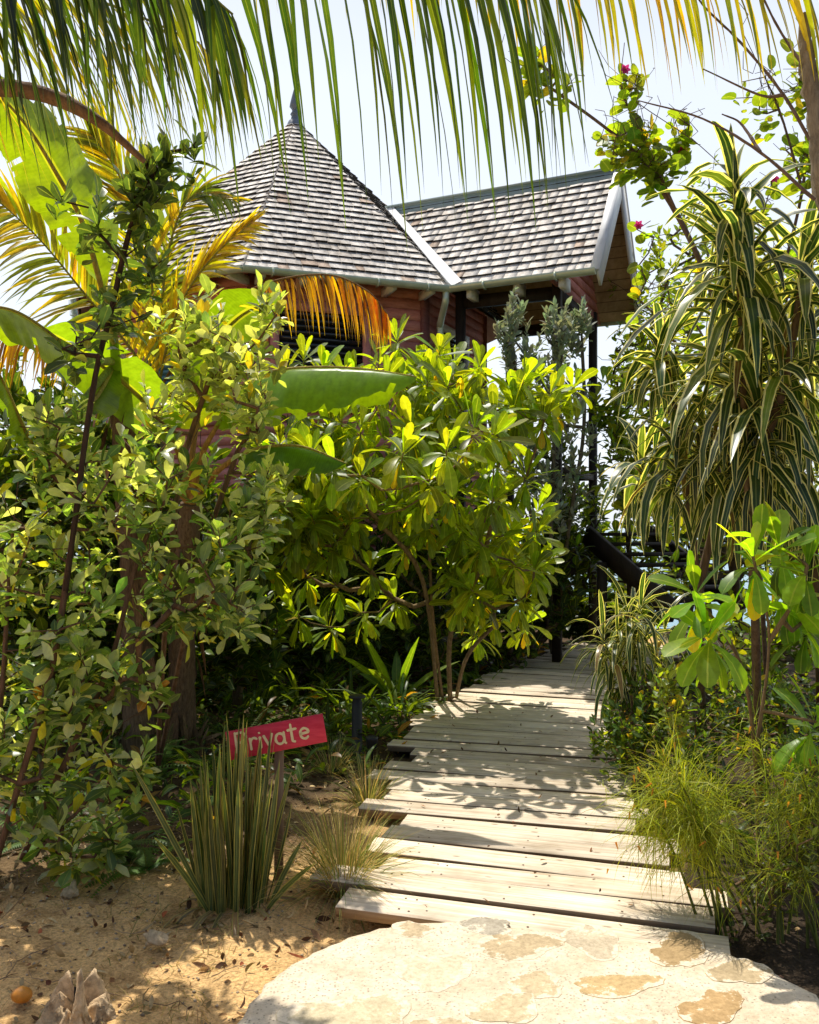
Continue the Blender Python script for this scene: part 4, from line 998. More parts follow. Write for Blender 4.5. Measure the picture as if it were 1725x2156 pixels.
dracaena('tallest striped dracaena with a leafy top rising against the sky', [[d0, P(1590, 1300, 4.7), P(1570, 950, 4.5), P(1558, 600, 4.35), P(1548, 390, 4.3)], [P(1575, 1000, 4.5), P(1640, 850, 4.4), P(1675, 680, 4.3), P(1690, 560, 4.3)]],
    [(1546, 385, 4.3, .62), (1552, 470, 4.3, .85), (1556, 560, 4.3, 1.0), (1560, 620, 4.4, 1.1), (1568, 760, 4.4, 1.15), (1690, 560, 4.3, .8), (1660, 760, 4.4, 1.1), (1600, 860, 4.4, 1.1), (1610, 690, 4.7, 1.0), (1650, 930, 4.7, 1.0), (1570, 940, 4.6, 1.0), (1700, 660, 4.6, 1.0), (1520, 800, 4.7, .8)], 201, DRL)
d1 = np.r_[gpt(1480, 1600), -.1]
dracaena('leaning striped dracaena with heads drooping over the stairs', [[d1, P(1470, 1250, 5.1), P(1440, 980, 5.0), P(1420, 850, 4.9), P(1395, 720, 4.8)], [P(1470, 1250, 5.1), P(1510, 1050, 5.0), P(1500, 900, 4.9)]],
    [(1390, 715, 4.8, .62), (1420, 840, 4.9, .85), (1490, 890, 4.8, 1.0), (1430, 950, 4.8, .85), (1350, 970, 5.2, .6), (1540, 960, 4.6, 1.0)], 202, DRL)
d2 = np.r_[gpt(1335, 1545), -.1]
dracaena('low striped dracaena arching over the right edge of the boardwalk', [[d2, P(1330, 1400, 6.2), P(1320, 1290, 6.1)]], [(1318, 1275, 6.1, .72), (1300, 1330, 6.0, .62), (1360, 1340, 6.1, .7), (1270, 1330, 5.9, .55), (1330, 1300, 6.3, .7), (1400, 1310, 6.2, .7), (1290, 1390, 5.9, .5), (1350, 1270, 5.9, .65)], 203, dict(DRL, n=24, W=.017))
d3 = np.r_[gpt(1730, 1560), -.1]
dracaena('striped dracaena cut by the right edge of the picture', [[d3, P(1720, 1250, 5.3), P(1705, 1000, 5.2), P(1700, 820, 5.2)]], [(1700, 820, 5.2, .9), (1690, 960, 5.2, .9), (1640, 1020, 5.3, .8), (1720, 1080, 5.1, .8)], 204, DRL)

# ---- right: bauhinia with round leaves, bare twigs and pink flowers
rng = np.random.default_rng(41)
bb = np.r_[gpt(1620, 1520), -.1]
tr = [[bb, P(1600, 1200, 6.4), P(1560, 850, 6.3), P(1500, 620, 6.2), P(1430, 460, 6.1), P(1345, 330, 6.0), P(1270, 265, 5.9), P(1160, 185, 5.8)],
      [P(1430, 460, 6.1), P(1390, 370, 6.0), P(1355, 290, 6.0), P(1310, 190, 5.9), P(1315, 90, 5.9)], [P(1560, 850, 6.3), P(1640, 600, 6.2), P(1690, 400, 6.0), P(1710, 200, 5.9)],
      [P(1500, 620, 6.2), P(1570, 450, 6.0), P(1500, 330, 5.9), P(1340, 215, 5.7)], [P(1690, 400, 6.0), P(1640, 230, 5.9), P(1560, 60, 5.8)]]
T = blob_targets(rng, [(1330, 290, 6.0, 60, 45, .2, 30), (1390, 330, 6.05, 60, 45, .2, 30), (1120, 130, 5.8, 30, 40, .15, 9), (1160, 160, 5.8, 40, 30, .15, 9), (1320, 170, 5.9, 30, 30, .15, 10), (1680, 150, 5.9, 50, 60, .2, 12), (1690, 330, 6.0, 45, 70, .2, 16), (1590, 200, 5.9, 50, 50, .2, 8), (1480, 620, 6.3, 120, 140, .4, 36), (1370, 560, 6.4, 40, 120, .3, 12), (1610, 560, 6.3, 110, 150, .4, 34), (1640, 800, 6.5, 110, 160, .5, 40), (1440, 270, 6.0, 40, 40, .2, 8), (1700, 560, 6.2, 60, 150, .3, 20)])
pos, par, tips, cnt = grow(tr, T, rng, .07)
BA = thing('flowering_tree', bb, 'thin branched tree with round leaves and a few pink flowers beside the porch gable', 'tree')
mb = MB(); branches(mb, pos, par, cnt, .0028, .019, (.20, .14, .11), .45)
k = 260; ii = rng.integers(len(pos) // 6, len(pos), k); A = pos[ii]
for _ in range(3):
    B = A + nrm(rng.normal(0, 1, (k, 3)) + V3(0, -.1, .5)) * rng.uniform(.05, .13, (k, 1)); B = B[B[:, 2] > H + .8] if False else B
    cyls(mb, A, B, np.full(k, .0026), np.full(k, .0018), 4, (.16, .11, .08)); A = B
mb.build('branch', M['bark'], BA, True)
mb = MB(); d = pos[tips] - pos[par[tips]]
twig_leaves(mb, pos[tips], d, rng, 4, .17, .085, .038, 'round', (.11, .18, .03), .22, ((.06, (.35, .30, .03)),), (80, 40), .5, .18, .3); mb.build('foliage', M['round'], BA, True)
for (u, v, z) in ((1262, 92, 5.8), (1505, 312, 5.9), (1603, 350, 5.9), (1432, 668, 5.7), (1330, 455, 5.9)):
    mb = MB(); c = P(u, v, z); q_ = pos[tips]; c = q_[int(np.argmin(np.linalg.norm((q_ - c) * V3(1, .3, 1), axis=1)))] + V3(0, -.03, .02); a = np.arange(6) * 1.047; leaves(mb, np.tile(c, (6, 1)), np.c_[np.cos(a), -.5 * np.ones(6), np.sin(a)], V3(0, -1, 0), .042, .013, .4, 'el', .3, (.55, .04, .25)); mb.build('flower', M['flower'], BA, True)
# ---- dead trunk at the top right
DT = thing('dead_tree', (2.45, 3.45, -.1), 'broken grey dead trunk with bare branches in the top right corner', 'tree trunk')
mb = MB(); rng = np.random.default_rng(43)
tube(mb, smooth_path([(2.45, 3.45, -.1), (2.2, 3.45, 1.4), P(1765, 480, 3.4), P(1722, 260, 3.4), P(1700, 120, 3.4), P(1692, 30, 3.4)], 9), [.07, .055, .036, .030, .016], 12, (.30, .26, .20), .2, rng)
mb.build('trunk', M['bark'], DT, True)
mb = MB()
for pts in ([P(1725, 330, 3.4), P(1650, 200, 3.5), P(1560, 90, 3.6), P(1480, 10, 3.6), P(1440, -60, 3.6)], [P(1715, 420, 3.4), P(1600, 320, 3.5), P(1480, 250, 3.6), P(1345, 212, 3.6)], [P(1700, 150, 3.4), P(1640, 60, 3.5), P(1590, -40, 3.5)], [P(1650, 200, 3.5), P(1600, 200, 3.5), P(1480, 145, 3.5)], [P(1600, 320, 3.5), P(1560, 260, 3.6), P(1520, 240, 3.6)]):
    tube(mb, smooth_path(pts, 7), [.008, .005, .0025], 6, (.20, .14, .11), .1, rng)
mb.build('branch', M['bark'], DT, True)

# ---- right foreground: sea lettuce branch, thin russelia, small leaved shrubs
SCR = dict(SCL, L=.20, W=.036, n=18, base=(.10, .20, .02))
e0 = np.r_[gpt(1600, 1900), -.12]
rosette_shrub('sea_lettuce_shrub', 'smaller paddle leaved shrub with a yellow leaf in the right foreground', [[e0, P(1590, 1600, 3.8), P(1560, 1400, 3.7), P(1480, 1270, 3.6)], [P(1590, 1600, 3.8), P(1620, 1350, 3.75), P(1590, 1190, 3.6)], [P(1620, 1350, 3.75), P(1690, 1240, 3.7)]],
    [(1465, 1245, 3.55), (1490, 1330, 3.5), (1585, 1170, 3.6), (1640, 1150, 3.7), (1700, 1190, 3.7), (1700, 1300, 3.9), (1640, 1250, 3.9), (1720, 1520, 3.6)], [], M['scaevola'], 301, SCR, r0=.006, rmax=.02, bark=(.22, .15, .09))
def wisps(name, label, c0, spots, n, seed):
    r = np.random.default_rng(seed); o = thing(name, c0, label, 'plant'); mb = MB(); st = MB()
    for (u, v, z, ru, rv, k) in spots:
        tp = P(u, v, z); b = c0 + r.normal(0, .08, 3) * V3(1, 1, 0); mid_ = (b + tp) / 2 + V3(0, 0, .12)
        path = smooth_path([b, mid_, tp], 8); tube(st, path, [.007, .003], 5, (.14, .16, .04))
        kk = k; f = r.uniform(.45, 1.0, kk); x = f * (len(path) - 1)
        bp = np.stack([np.interp(x, np.arange(len(path)), path[:, j]) for j in range(3)], 1)
        d = nrm(tp - b)[None] * .35 + nrm(r.normal(0, 1, (kk, 3))) * .9 + V3(0, 0, .15)
        leaves(mb, bp, d, V3(0, 0, 1) + r.normal(0, .4, (kk, 3)), r.uniform(.12, .32, kk), .0018, r.uniform(.3, 1.8, kk), 'blade', .2, tints(r, kk, (.26, .29, .022), .32, ((.15, (.10, .16, .02)),)), twist=r.normal(0, .8, kk))
        # side sprigs
        k2 = kk; j = r.integers(0, kk, k2); bp2 = bp[j] + nrm(d[j]) * r.uniform(.04, .2, (k2, 1)) - V3(0, 0, .02)
        leaves(mb, bp2, d[j] + r.normal(0, .6, (k2, 3)), V3(0, 0, 1), r.uniform(.06, .18, k2), .0014, r.uniform(.5, 2, k2), 'blade', .2, tints(r, k2, (.28, .31, .022), .32))
    st.build('stem', M['bark'], o, True); mb.build('foliage', M['wisp'], o, True)
    k = 16; s = [spots[i] for i in r.integers(0, len(spots), k)]
    bp = np.array([P(q[0] + r.normal(0, 60), q[1] + r.normal(30, 60), q[2] - .1) for q in s]); fc_ = tints(r, k, (.60, .27, .04), .2)
    for q in range(k):
        fl = MB(); leaves(fl, bp[q:q + 1], V3(0, 0, -1) + r.normal(0, .4, (1, 3)), V3(0, -1, 0), .034, .0042, 0., 'blade', .5, fc_[q:q + 1]); fl.build('flower', M['grass'], o, True)
    return o
wisps('firecracker_plant', 'feathery lime green plant of thin arching stems spilling over the boardwalk', np.r_[gpt(1540, 1930), -.1] , [(1400, 1600, 3.75, 0, 0, 150), (1370, 1660, 3.7, 0, 0, 190), (1340, 1700, 3.75, 0, 0, 170), (1430, 1640, 3.6, 0, 0, 190), (1440, 1700, 3.6, 0, 0, 150), (1390, 1740, 3.65, 0, 0, 120), (1480, 1740, 3.6, 0, 0, 60), (1490, 1640, 3.7, 0, 0, 80), (1470, 1850, 3.5, 0, 0, 34)], 0, 51)
wisps('firecracker_plant', 'feathery lime green plant at the right edge above the dark bed', np.r_[gpt(1690, 1960), -.1], [(1600, 1560, 3.7, 0, 0, 120), (1690, 1630, 3.5, 0, 0, 160), (1725, 1660, 3.5, 0, 0, 110), (1640, 1680, 3.5, 0, 0, 70), (1600, 1830, 3.4, 0, 0, 40), (1570, 1500, 3.9, 0, 0, 50), (1690, 1830, 3.4, 0, 0, 36)], 0, 52)
LSM = dict(m=9, tw=.12, L=.05, W=.0135, prof='el', base=(.045, .095, .02), var=.3, alts=((.12, (.12, .17, .03)), (.04, (.28, .24, .04))), ang=(75, 25), droop=.3, fold=.2, upz=.5)
def low(label, base, blobs, seed, spec, mat='generic', rm=.01, name='low_shrub', group=None):
    b = np.r_[gpt(*base), -.1]; return shrub(name, label, 'shrub', [[b, b + V3(.03, 0, .2)]], blobs, M[mat], seed, spec, r0=.0022, rmax=rm, bark=(.17, .11, .07), group=group)
low('dark glossy low shrub against the right edge of the boardwalk', (1330, 1600), [(1310, 1540, 5.7, 70, 70, .35, 90), (1370, 1480, 5.8, 80, 70, .35, 80), (1440, 1560, 5.5, 80, 70, .35, 70)], 61, LSM)
low('small leaved shrub behind the feathery plants at right', (1560, 1560), [(1540, 1490, 5.6, 90, 80, .4, 80), (1640, 1470, 5.6, 90, 90, .4, 70), (1700, 1580, 5.0, 60, 80, .3, 50)], 62, LSM)
LSL = dict(LSM, base=(.12, .18, .04), m=8, L=.055)
low('pale green sprig of small leaves beside the low striped dracaena', (1390, 1560), [(1400, 1440, 5.0, 30, 60, .15, 26), (1430, 1500, 4.9, 30, 50, .15, 18)], 63, LSL)
low('dark tangle of small leaves in the bed at lower right', (1620, 1900), [(1620, 1850, 3.7, 90, 80, .3, 60), (1560, 1950, 3.6, 60, 40, .2, 30), (1690, 1780, 3.6, 70, 80, .3, 50)], 64, dict(LSM, L=.035, W=.009, base=(.05, .08, .02)))

# ---- background foliage
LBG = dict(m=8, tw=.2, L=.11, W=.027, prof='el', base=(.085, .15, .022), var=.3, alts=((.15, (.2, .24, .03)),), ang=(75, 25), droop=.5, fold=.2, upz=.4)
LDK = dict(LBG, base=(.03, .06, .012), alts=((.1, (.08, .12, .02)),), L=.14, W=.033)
def bgs(label, base, blobs, seed, spec, mat='generic', name='garden_shrub', group=None):
    b = np.r_[gpt(*base), -.1]; c = P(*blobs[0][:3]); return shrub(name, label, 'shrub', [[b, (b + c) / 2 + V3(.05, 0, 0), c]], blobs, M[mat], seed, spec, r0=.004, rmax=.05, bark=(.12, .09, .06), group=group)
bgs('sunlit leafy shrub behind the striped dracaenas at right', (1560, 1400), [(1520, 1050, 9.0, 150, 230, 1.0, 120), (1640, 850, 9.2, 130, 220, 1.0, 110), (1430, 800, 9.5, 90, 160, .8, 60)], 71, LBG)
bgs('bright shrub just right of the porch stairs', (1330, 1370), [(1300, 860, 10.6, 60, 80, .5, 40), (1360, 960, 10.2, 90, 130, .7, 60), (1360, 1170, 11.6, 90, 120, .4, 55)], 72, dict(LBG, L=.16, W=.04, prof='ob'))
bgs('leafy tree crown behind the porch gable', (1500, 1330), [(1400, 600, 12.5, 100, 130, 1., 80), (1350, 720, 12.5, 80, 90, .8, 50), (1500, 480, 12.5, 90, 130, .9, 50), (1310, 800, 12.8, 60, 60, .6, 26)], 73, dict(LBG, L=.12))
bgs('small leaved green shrub by the far right edge', (1690, 1420), [(1690, 1200, 7.6, 90, 180, .6, 110), (1600, 1350, 7.5, 100, 90, .6, 60)], 74, LBG)
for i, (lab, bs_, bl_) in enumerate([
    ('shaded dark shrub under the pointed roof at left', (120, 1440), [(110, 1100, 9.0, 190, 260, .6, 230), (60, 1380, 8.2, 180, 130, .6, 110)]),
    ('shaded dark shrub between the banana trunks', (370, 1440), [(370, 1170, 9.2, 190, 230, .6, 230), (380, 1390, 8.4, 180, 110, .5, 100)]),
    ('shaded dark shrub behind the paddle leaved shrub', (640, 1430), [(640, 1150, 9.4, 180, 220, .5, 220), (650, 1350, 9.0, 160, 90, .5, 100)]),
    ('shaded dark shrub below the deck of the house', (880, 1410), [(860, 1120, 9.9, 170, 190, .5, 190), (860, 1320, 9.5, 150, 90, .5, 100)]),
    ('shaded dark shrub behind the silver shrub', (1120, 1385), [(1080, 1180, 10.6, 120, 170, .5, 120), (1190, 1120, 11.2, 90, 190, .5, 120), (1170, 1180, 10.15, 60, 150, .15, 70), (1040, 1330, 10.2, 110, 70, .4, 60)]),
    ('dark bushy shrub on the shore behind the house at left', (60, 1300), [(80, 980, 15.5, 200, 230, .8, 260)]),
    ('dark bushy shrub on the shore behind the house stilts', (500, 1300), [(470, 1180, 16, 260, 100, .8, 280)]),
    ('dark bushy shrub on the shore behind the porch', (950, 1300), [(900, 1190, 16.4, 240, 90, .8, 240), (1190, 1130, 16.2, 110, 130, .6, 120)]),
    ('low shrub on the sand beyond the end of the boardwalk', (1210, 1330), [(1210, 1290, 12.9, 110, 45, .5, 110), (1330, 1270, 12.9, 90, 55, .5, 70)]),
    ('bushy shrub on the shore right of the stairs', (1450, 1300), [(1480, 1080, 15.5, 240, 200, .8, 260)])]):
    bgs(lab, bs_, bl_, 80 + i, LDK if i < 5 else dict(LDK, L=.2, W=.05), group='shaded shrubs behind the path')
for i, (lab, bs_, bl_) in enumerate([
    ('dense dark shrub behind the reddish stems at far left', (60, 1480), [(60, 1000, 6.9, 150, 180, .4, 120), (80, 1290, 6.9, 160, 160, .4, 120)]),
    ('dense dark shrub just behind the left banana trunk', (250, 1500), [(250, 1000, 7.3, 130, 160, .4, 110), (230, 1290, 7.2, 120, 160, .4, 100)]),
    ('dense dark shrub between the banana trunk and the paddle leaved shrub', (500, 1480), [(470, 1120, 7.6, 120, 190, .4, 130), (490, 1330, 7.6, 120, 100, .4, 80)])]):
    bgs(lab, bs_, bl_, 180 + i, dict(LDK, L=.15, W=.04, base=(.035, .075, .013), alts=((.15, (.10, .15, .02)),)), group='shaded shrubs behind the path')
r = np.random.default_rng(190); mb = MB(); k = 9000
x = r.uniform(-4.2, 4.2, k); y = r.uniform(4.4, 12, k); dd_ = x - path_x(y)
ok = ((dd_ < -.8) & (y - 5.3 - .9 * np.clip(x + .9, -1, 2.5) + 1.2 * vnoise(x, y, 1.5, 10) > 0)) | ((dd_ > .85) & (vnoise(x, y, 2.2, 31) > -.12)); x, y = x[ok], y[ok]; k = len(x); a = r.random(k) * 6.283; e = r.uniform(.1, 1.3, k)
leaves(mb, np.c_[x, y, ground_h(x, y) + r.random(k) ** 2 * .16], np.c_[np.cos(a) * np.cos(e), np.sin(a) * np.cos(e), np.sin(e)], V3(0, 0, 1) + r.normal(0, .4, (k, 3)), r.uniform(.05, .22, k), r.uniform(.012, .026, k), 1.0, 'el', .25, tints(r, k, (.04, .085, .014), .35, ((.15, (.09, .15, .02)), (.08, (.16, .10, .04)))))
tag(mb.build('ground_cover', M['generic'], None, True), 'low dark leafy ground cover on the mulch under the shrubs', 'ground cover', None, 'stuff')
# strap-leaved clumps in the shade
def clump(label, base, n, L, W, seed, col=(.045, .09, .015), name='lily_clump', cat='plant', prof='lan', el=(20, 80), droop=1.6, mat='generic', spread=.12, alts=(), group=None, fold=.25):
    r = np.random.default_rng(seed); c0 = np.r_[gpt(*base), -.1]; mb = MB()
    az = r.random(n) * 6.283; e = np.radians(r.uniform(*el, n)); d = np.c_[np.cos(az) * np.cos(e), np.sin(az) * np.cos(e), np.sin(e)]
    bp = c0 + np.c_[np.cos(az), np.sin(az), np.zeros(n)] * (r.random(n) ** .6 * spread)[:, None] + V3(0, 0, .0)
    leaves(mb, bp, d, V3(0, 0, 1) + r.normal(0, .2, (n, 3)), L * r.uniform(.6, 1.1, n), W * r.uniform(.7, 1.15, n), droop * r.uniform(.5, 1.4, n), prof, fold, tints(r, n, col, .25, alts), twist=r.normal(0, .4, n))
    return tag(mb.build(name, M[mat], None, True, loc=c0), label, cat, group)
for i, (lab, bs_, n_, L_) in enumerate([
    ('arching strap leaved clump just left of the paddle shrub trunks', (840, 1480), 46, .75), ('arching strap leaved clump behind the black bollard', (740, 1470), 46, .7), ('arching strap leaved clump above the red sign', (640, 1460), 44, .75),
    ('arching strap leaved clump behind the banana trunk', (540, 1465), 40, .8), ('low strap leaved clump half hidden behind the bollard', (690, 1510), 26, .5), ('strap leaved clump near the far end of the boardwalk', (1010, 1425), 26, .55), ('strap leaved clump in deep shade at far left', (180, 1500), 46, .85)]):
    clump(lab, bs_, int(n_ * 1.7), L_ * .8, .021, 90 + i, el=(5, 75), spread=.2, group='strap leaved clumps in the shade', alts=((.12, (.12, .19, .02)),))
# ginger shoot with bright leaves
clump('bright upright shoot of broad leaves in front of the paddle shrub trunk', (835, 1455), 9, .75, .055, 120, (.10, .19, .025), 'ginger_plant', 'plant', 'el', (50, 85), .7, spread=.06)
# ferns
def fern(label, base, n, L, seed, col=(.085, .17, .025), el=(25, 70), group=None):
    r = np.random.default_rng(seed); c0 = np.r_[gpt(*base), -.1]; mb = MB()
    for i in range(n):
        az = r.random() * 6.283; e = math.radians(r.uniform(*el)); d = V3(math.cos(az) * math.cos(e), math.sin(az) * math.cos(e), math.sin(e)); p = c0 + r.normal(0, .015, 3) * V3(1, 1, 0); l = L * r.uniform(.6, 1.1); pts = [p]
        dd = d.copy()
        for _ in range(10): dd = nrm(dd + V3(0, 0, -.13)); p = p + dd * l / 10; pts.append(p)
        pts = np.array(pts); k = 26; x = np.linspace(.8, 9.9, k); bp = np.stack([np.interp(x, np.arange(11), pts[:, j]) for j in range(3)], 1); tg = nrm(np.gradient(bp, axis=0)); t_ = tints(r, 1, col, .2)[0]
        for sg in (-1, 1):
            sd = nrm(np.cross(tg, V3(0, 0, 1))) * sg; leaves(mb, bp, sd + tg * .25, V3(0, 0, 1), np.interp(x, [0, 3, 10], [.03, .055, .008]), .007, .5, 'lan', .1, t_ * r.uniform(.85, 1.15))
        cyls(mb, pts[:-1], pts[1:], np.full(10, .002), np.full(10, .0015), 4, (.1, .12, .03))
    return tag(mb.build('fern', M['fern'], None, True, loc=c0), label, 'fern')
for i, (lab, bs_, n_, L_) in enumerate([('shaded fern above the left end of the red sign', (500, 1590), 12, .55), ('shaded fern behind the red sign', (600, 1560), 10, .5), ('fern at the foot of the left banana trunk', (250, 1640), 14, .6), ('fern with sunlit tips left of the snake plant', (315, 1790), 9, .42), ('sprawling fern under the grey green shrub', (210, 1770), 12, .5), ('small fern right of the banana trunks', (440, 1600), 12, .5), ('fern in the deep shade near the left edge', (90, 1740), 10, .5), ('fern in the shade between the sign and the bollard', (660, 1545), 12, .5), ('fern right behind the frayed leaf sheath', (470, 1530), 12, .55), ('fern between the two banana trunks', (340, 1590), 12, .5), ('fern arching out left of the bollard', (700, 1510), 10, .5)]):
    fern(lab, bs_, n_, L_, 130 + i, group='ferns under the shrubs')
# ---- snake plant
r = np.random.default_rng(71); c0 = np.r_[gpt(492, 1868), -.09]; n = 92; mb = MB()
az = r.random(n) * 6.283; rr_ = r.random(n) ** .6 * .13; bp = c0 + np.c_[np.cos(az) * rr_ * 1.15, np.sin(az) * rr_ * .7, np.zeros(n)]
lean = rr_ / .13 * .11; d = np.c_[np.cos(az) * lean + r.normal(0, .06, n) + .02, np.sin(az) * lean * .7 + r.normal(0, .06, n), np.ones(n)]
leaves(mb, bp, d, np.c_[np.cos(az + 1), np.sin(az + 1) - .9, np.zeros(n)], r.uniform(.40, .92, n) * (1 - .35 * (rr_ / .13) ** 2), r.uniform(.008, .0145, n), r.normal(.05, .32, n), 'sword', .4, tints(r, n, (.052, .088, .025), .4, ((.14, (.2, .2, .06)), (.05, (.25, .16, .07)))), twist=r.normal(0, .9, n))
ex_ = np.array([P(285, 1600, 3.8), P(345, 1740, 3.7), P(640, 1790, 3.8), P(620, 1760, 3.95), P(590, 1600, 3.9)]); bb_ = np.array([c0 + V3(-.1, -.03, 0), c0 + V3(-.1, -.05, 0), c0 + V3(.15, -.05, 0), c0 + V3(.16, 0, 0), c0 + V3(.12, .02, 0)])
k_ = 16; a_ = r.random(k_) * 6.283; leaves(mb, c0 + np.c_[np.cos(a_) * .15, np.sin(a_) * .1, np.full(k_, .02)], np.c_[np.cos(a_), np.sin(a_), r.uniform(.1, .9, k_)], V3(0, 0, 1) + r.normal(0, .3, (k_, 3)), r.uniform(.12, .34, k_), r.uniform(.008, .014, k_), 1.6, 'sword', .5, tints(r, k_, (.22, .15, .07), .3))
leaves(mb, bb_, ex_ - bb_, V3(.2, -1, .2), np.linalg.norm(ex_ - bb_, axis=1), .013, [.1, .35, .5, .5, -.05], 'sword', .3, (.085, .12, .04))
tag(mb.build('snake_plant', M['snake'], None, True, loc=c0), 'upright clump of sword shaped yellow edged leaves before the red sign', 'plant')
# ---- grass tufts
def tuft(label, base, n, L, seed, name='grass_tuft', col=(.60, .47, .19), W=.0021, alts=((.35, (.18, .25, .06)),)):
    return clump(label, base, n, L, W, seed, col, name, 'grass', 'blade', (50, 89), 1.3, 'grass', .07, alts, fold=.1)
tuft('dry golden grass tuft between the snake plant and the boardwalk', (722, 1835), 750, .46, 140)
tuft('green and straw grass tuft behind the golden one beside the planks', (775, 1665), 240, .34, 141)
tuft('thin dry grass around the small spot light', (700, 1600), 200, .30, 142)
# ---- ground litter, sprigs (uncountable)
r = np.random.default_rng(150); mb = MB(); k = 3200
x = r.uniform(-3, 1.0, k); y = r.uniform(2.5, 8.5, k); ok = (x < path_x(y) - .75); x, y = x[ok], y[ok]; k = len(x)
bp = np.c_[x, y, ground_h(x, y) + .006]; a = r.random(k) * 6.283
leaves(mb, bp, np.c_[np.cos(a), np.sin(a), r.uniform(-.1, .35, k)], V3(0, 0, 1) + r.normal(0, .5, (k, 3)), r.uniform(.015, .085, k), r.uniform(.004, .014, k), .3, 'el', r.normal(.3, .4, k), tints(r, k, (.24, .14, .06), .3, ((.4, (.55, .40, .2)), (.15, (.10, .05, .025)), (.05, (.35, .1, .04)))), curl=r.normal(0, 1.5, k))
x = r.uniform(1.2, 4, 700); y = r.uniform(2.6, 9, 700); ok = (x > path_x(y) + .8); x, y = x[ok], y[ok]; k = len(x); a = r.random(k) * 6.283
leaves(mb, np.c_[x, y, ground_h(x, y) + .006], np.c_[np.cos(a), np.sin(a), r.uniform(-.1, .35, k)], V3(0, 0, 1) + r.normal(0, .5, (k, 3)), r.uniform(.03, .09, k), r.uniform(.006, .018, k), .3, 'el', r.normal(.3, .4, k), tints(r, k, (.16, .09, .05), .3, ((.25, (.3, .2, .1)),)), curl=r.normal(0, 1.5, k))
y = r.uniform(3.7, 9, 60); x = path_x(y) + r.uniform(-.6, .6, 60); a = r.random(60) * 6.283
leaves(mb, np.c_[x, y, np.full(60, .012)], np.c_[np.cos(a), np.sin(a), r.uniform(-.03, .1, 60)], V3(0, 0, 1), r.uniform(.015, .06, 60), r.uniform(.004, .01, 60), .1, 'el', .3, tints(r, 60, (.2, .1, .045), .35), curl=r.normal(0, 1, 60))
tag(mb.build('leaf_litter', M['tinted'], None, True), 'scattered dry brown leaves on the soil', 'leaf litter', None, 'stuff')
mb = MB(); k = 130; x = r.uniform(-2.6, .2, k); y = r.uniform(2.6, 5.5, k); ok = x < path_x(y) - .85; x, y = x[ok], y[ok]
for xx, yy in zip(x, y):
    a_ = r.random() * 6.283; L_ = r.uniform(.05, .28); pts = np.array([(xx + math.cos(a_ + .5 * math.sin(q * 3)) * L_ * q, yy + math.sin(a_ + .5 * math.sin(q * 3)) * L_ * q, 0) for q in np.linspace(0, 1, 6)])
    pts[:, 2] = ground_h(pts[:, 0], pts[:, 1]) + .008 + .012 * r.random(6); tube(mb, pts, [.0022, .001], 4, V3(.30, .20, .12) * r.uniform(.5, 1.5))
tag(mb.build('twigs', M['tinted'], None, False), 'thin dry twigs and roots lying on the sand', 'twigs', None, 'stuff')
mb = MB(); k = 1900; x = r.uniform(-2.4, .3, k); y = r.uniform(2.6, 4.9, k); ok = (x < path_x(y) - .8) & (vnoise(x, y, 2.2, 77) > -.08) & ((x < -.7) | (y > 3.6)); x, y = x[ok], y[ok]; k = len(x); a = r.random(k) * 6.283
for j in range(3):
    leaves(mb, np.c_[x, y, ground_h(x, y)] + r.normal(0, .012, (k, 3)) * V3(1, 1, 0), np.c_[np.cos(a + j * 2), np.sin(a + j * 2), r.uniform(.3, 1.6, k)], V3(0, 0, 1), r.uniform(.04, .16, k), .0017, r.uniform(.5, 2.5, k), 'blade', .1, tints(r, k, (.40, .29, .12), .25, ((.15, (.15, .19, .05)),)))
tag(mb.build('dry_grass', M['grass'], None, True), 'sparse straw coloured grass sprigs on the sand', 'grass', None, 'stuff')
mb = MB(); k = 1400; x = r.uniform(-2.6, .4, k); y = r.uniform(2.5, 5.5, k); ok = x < path_x(y) - .78; x, y = x[ok], y[ok]
for xx, yy in zip(x, y):
    s = r.uniform(.003, .010); q = r.normal(0, 1, (6, 3)); q = np.array([(1, 0, 0), (0, 1, 0), (-1, 0, 0), (0, -1, 0), (0, 0, .8), (0, 0, -.8)]) * s * r.uniform(.6, 1.3, (6, 3))
    mb.add(q + V3(xx, yy, float(ground_h(np.array(xx), np.array(yy))) + s * .4), np.array([[0, 1, 4], [1, 2, 4], [2, 3, 4], [3, 0, 4], [1, 0, 5], [2, 1, 5], [3, 2, 5], [0, 3, 5]]), V3(.42, .33, .22) * r.uniform(.5, 1.3))
tag(mb.build('pebbles', M['tinted'], None, False), 'small pebbles scattered in the sand', 'pebbles', None, 'stuff')
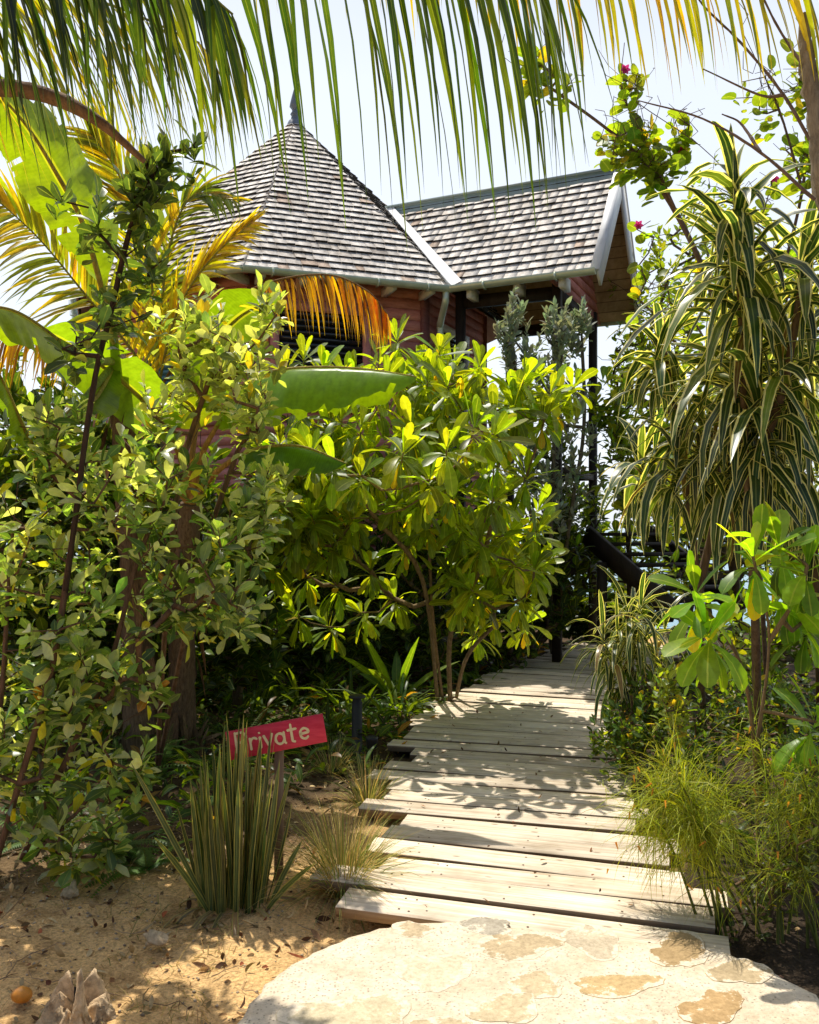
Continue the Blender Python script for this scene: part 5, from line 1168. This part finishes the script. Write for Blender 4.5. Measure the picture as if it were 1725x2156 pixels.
# ---- driftwood stump, coral rocks, fruit
def lump(name, c, rad, seed, mat, label, cat, spikes=0, flat=.7, tint=(.5, .5, .5), sub=4, rough=.22):
    r = np.random.default_rng(seed); import bmesh
    bm = bmesh.new(); bmesh.ops.create_icosphere(bm, subdivisions=sub, radius=1); v = np.array([q.co[:] for q in bm.verts]); f = np.array([[q.index for q in g.verts] for g in bm.faces]); bm.free()
    h = np.ones(len(v))
    for s_, a_ in ((1.7, rough), (4, rough * .6), (9, rough * .35)):
        h += a_ * (2 * vnoise(v[:, 0] + v[:, 2] * .7, v[:, 1] - v[:, 2] * .6, s_, seed + int(s_)) )
    for _ in range(spikes):
        q = nrm(r.normal(0, 1, 3) + V3(0, 0, .5)); h += r.uniform(.4, 1.0) * np.exp(-((1 - v @ q) / r.uniform(.012, .05)))
    v = v * h[:, None] * np.array(rad); mb = MB(); mb.add(v + c, f, tint)
    return tag(mb.build(name, mat, None, False, loc=c), label, cat)
sx = P(160, 2120, 3.02); c0 = V3(sx[0], sx[1], -.11); r = np.random.default_rng(7); k, lv = 72, 16; th_ = np.arange(k) / k * 2 * math.pi
fin = sum(a_ * np.abs(np.sin(f_ * th_ + p_)) ** 3 for f_, a_, p_ in ((1.5, .5, .4), (2.5, .45, 1.7), (4, .3, .3), (7, .12, 2.)))
topz = .06 + .12 * np.clip(fin - .3, 0, 1.2) * (1 + .5 * np.sin(5.3 * th_ + 1)) + .016 * r.normal(0, 1, k); V = []
for i in range(lv):
    f = i / (lv - 1); zz = topz * f; rad_ = (.075 + .06 * fin * (1 - f) ** .6 + .012 * (1 - f)) * (1 - .18 * f) * (1 + .05 * r.normal(0, 1, k))
    V.append(np.c_[rad_ * np.cos(th_) * 1.15 + .02 * f, rad_ * np.sin(th_) * .9, zz])
for f, dz in ((.6, -.02), (.2, -.05)): V.append(V[lv - 1] * V3(f, f, 1) + V3(0, 0, dz) * r.uniform(.6, 1.4, (k, 1)))
V = np.concatenate(V); nl_ = lv + 2; mb = MB()
mb.add(V + c0 + V3(0, 0, .0), np.array([[i * k + j, i * k + (j + 1) % k, (i + 1) * k + (j + 1) % k, (i + 1) * k + j] for i in range(nl_ - 1) for j in range(k)]), (.62, .47, .30)); mb.add(V[-k:] + c0, [list(range(k))], (.2, .14, .09))
tag(mb.build('driftwood', M['driftwood'], None, True, loc=c0), 'weathered jagged stump of driftwood in the lower left corner', 'driftwood')
lump('coral_rock', np.r_[gpt(330, 1948), -.055], (.042, .032, .022), 9, M['rock'], 'pale pitted rock half sunk in the sand below the snake plant', 'rock', 3)
lump('coral_rock', np.r_[gpt(150, 1850), -.06], (.035, .03, .03), 10, M['rock'], 'small pale rock on the sand under the left shrub', 'rock', 2)
lump('fallen_fruit', np.r_[gpt(46, 2062), -.055], (.036, .03, .026), 12, M['fruit'], 'orange brown fallen fruit at the left edge of the sand', 'fruit', 0, sub=3, rough=.06)
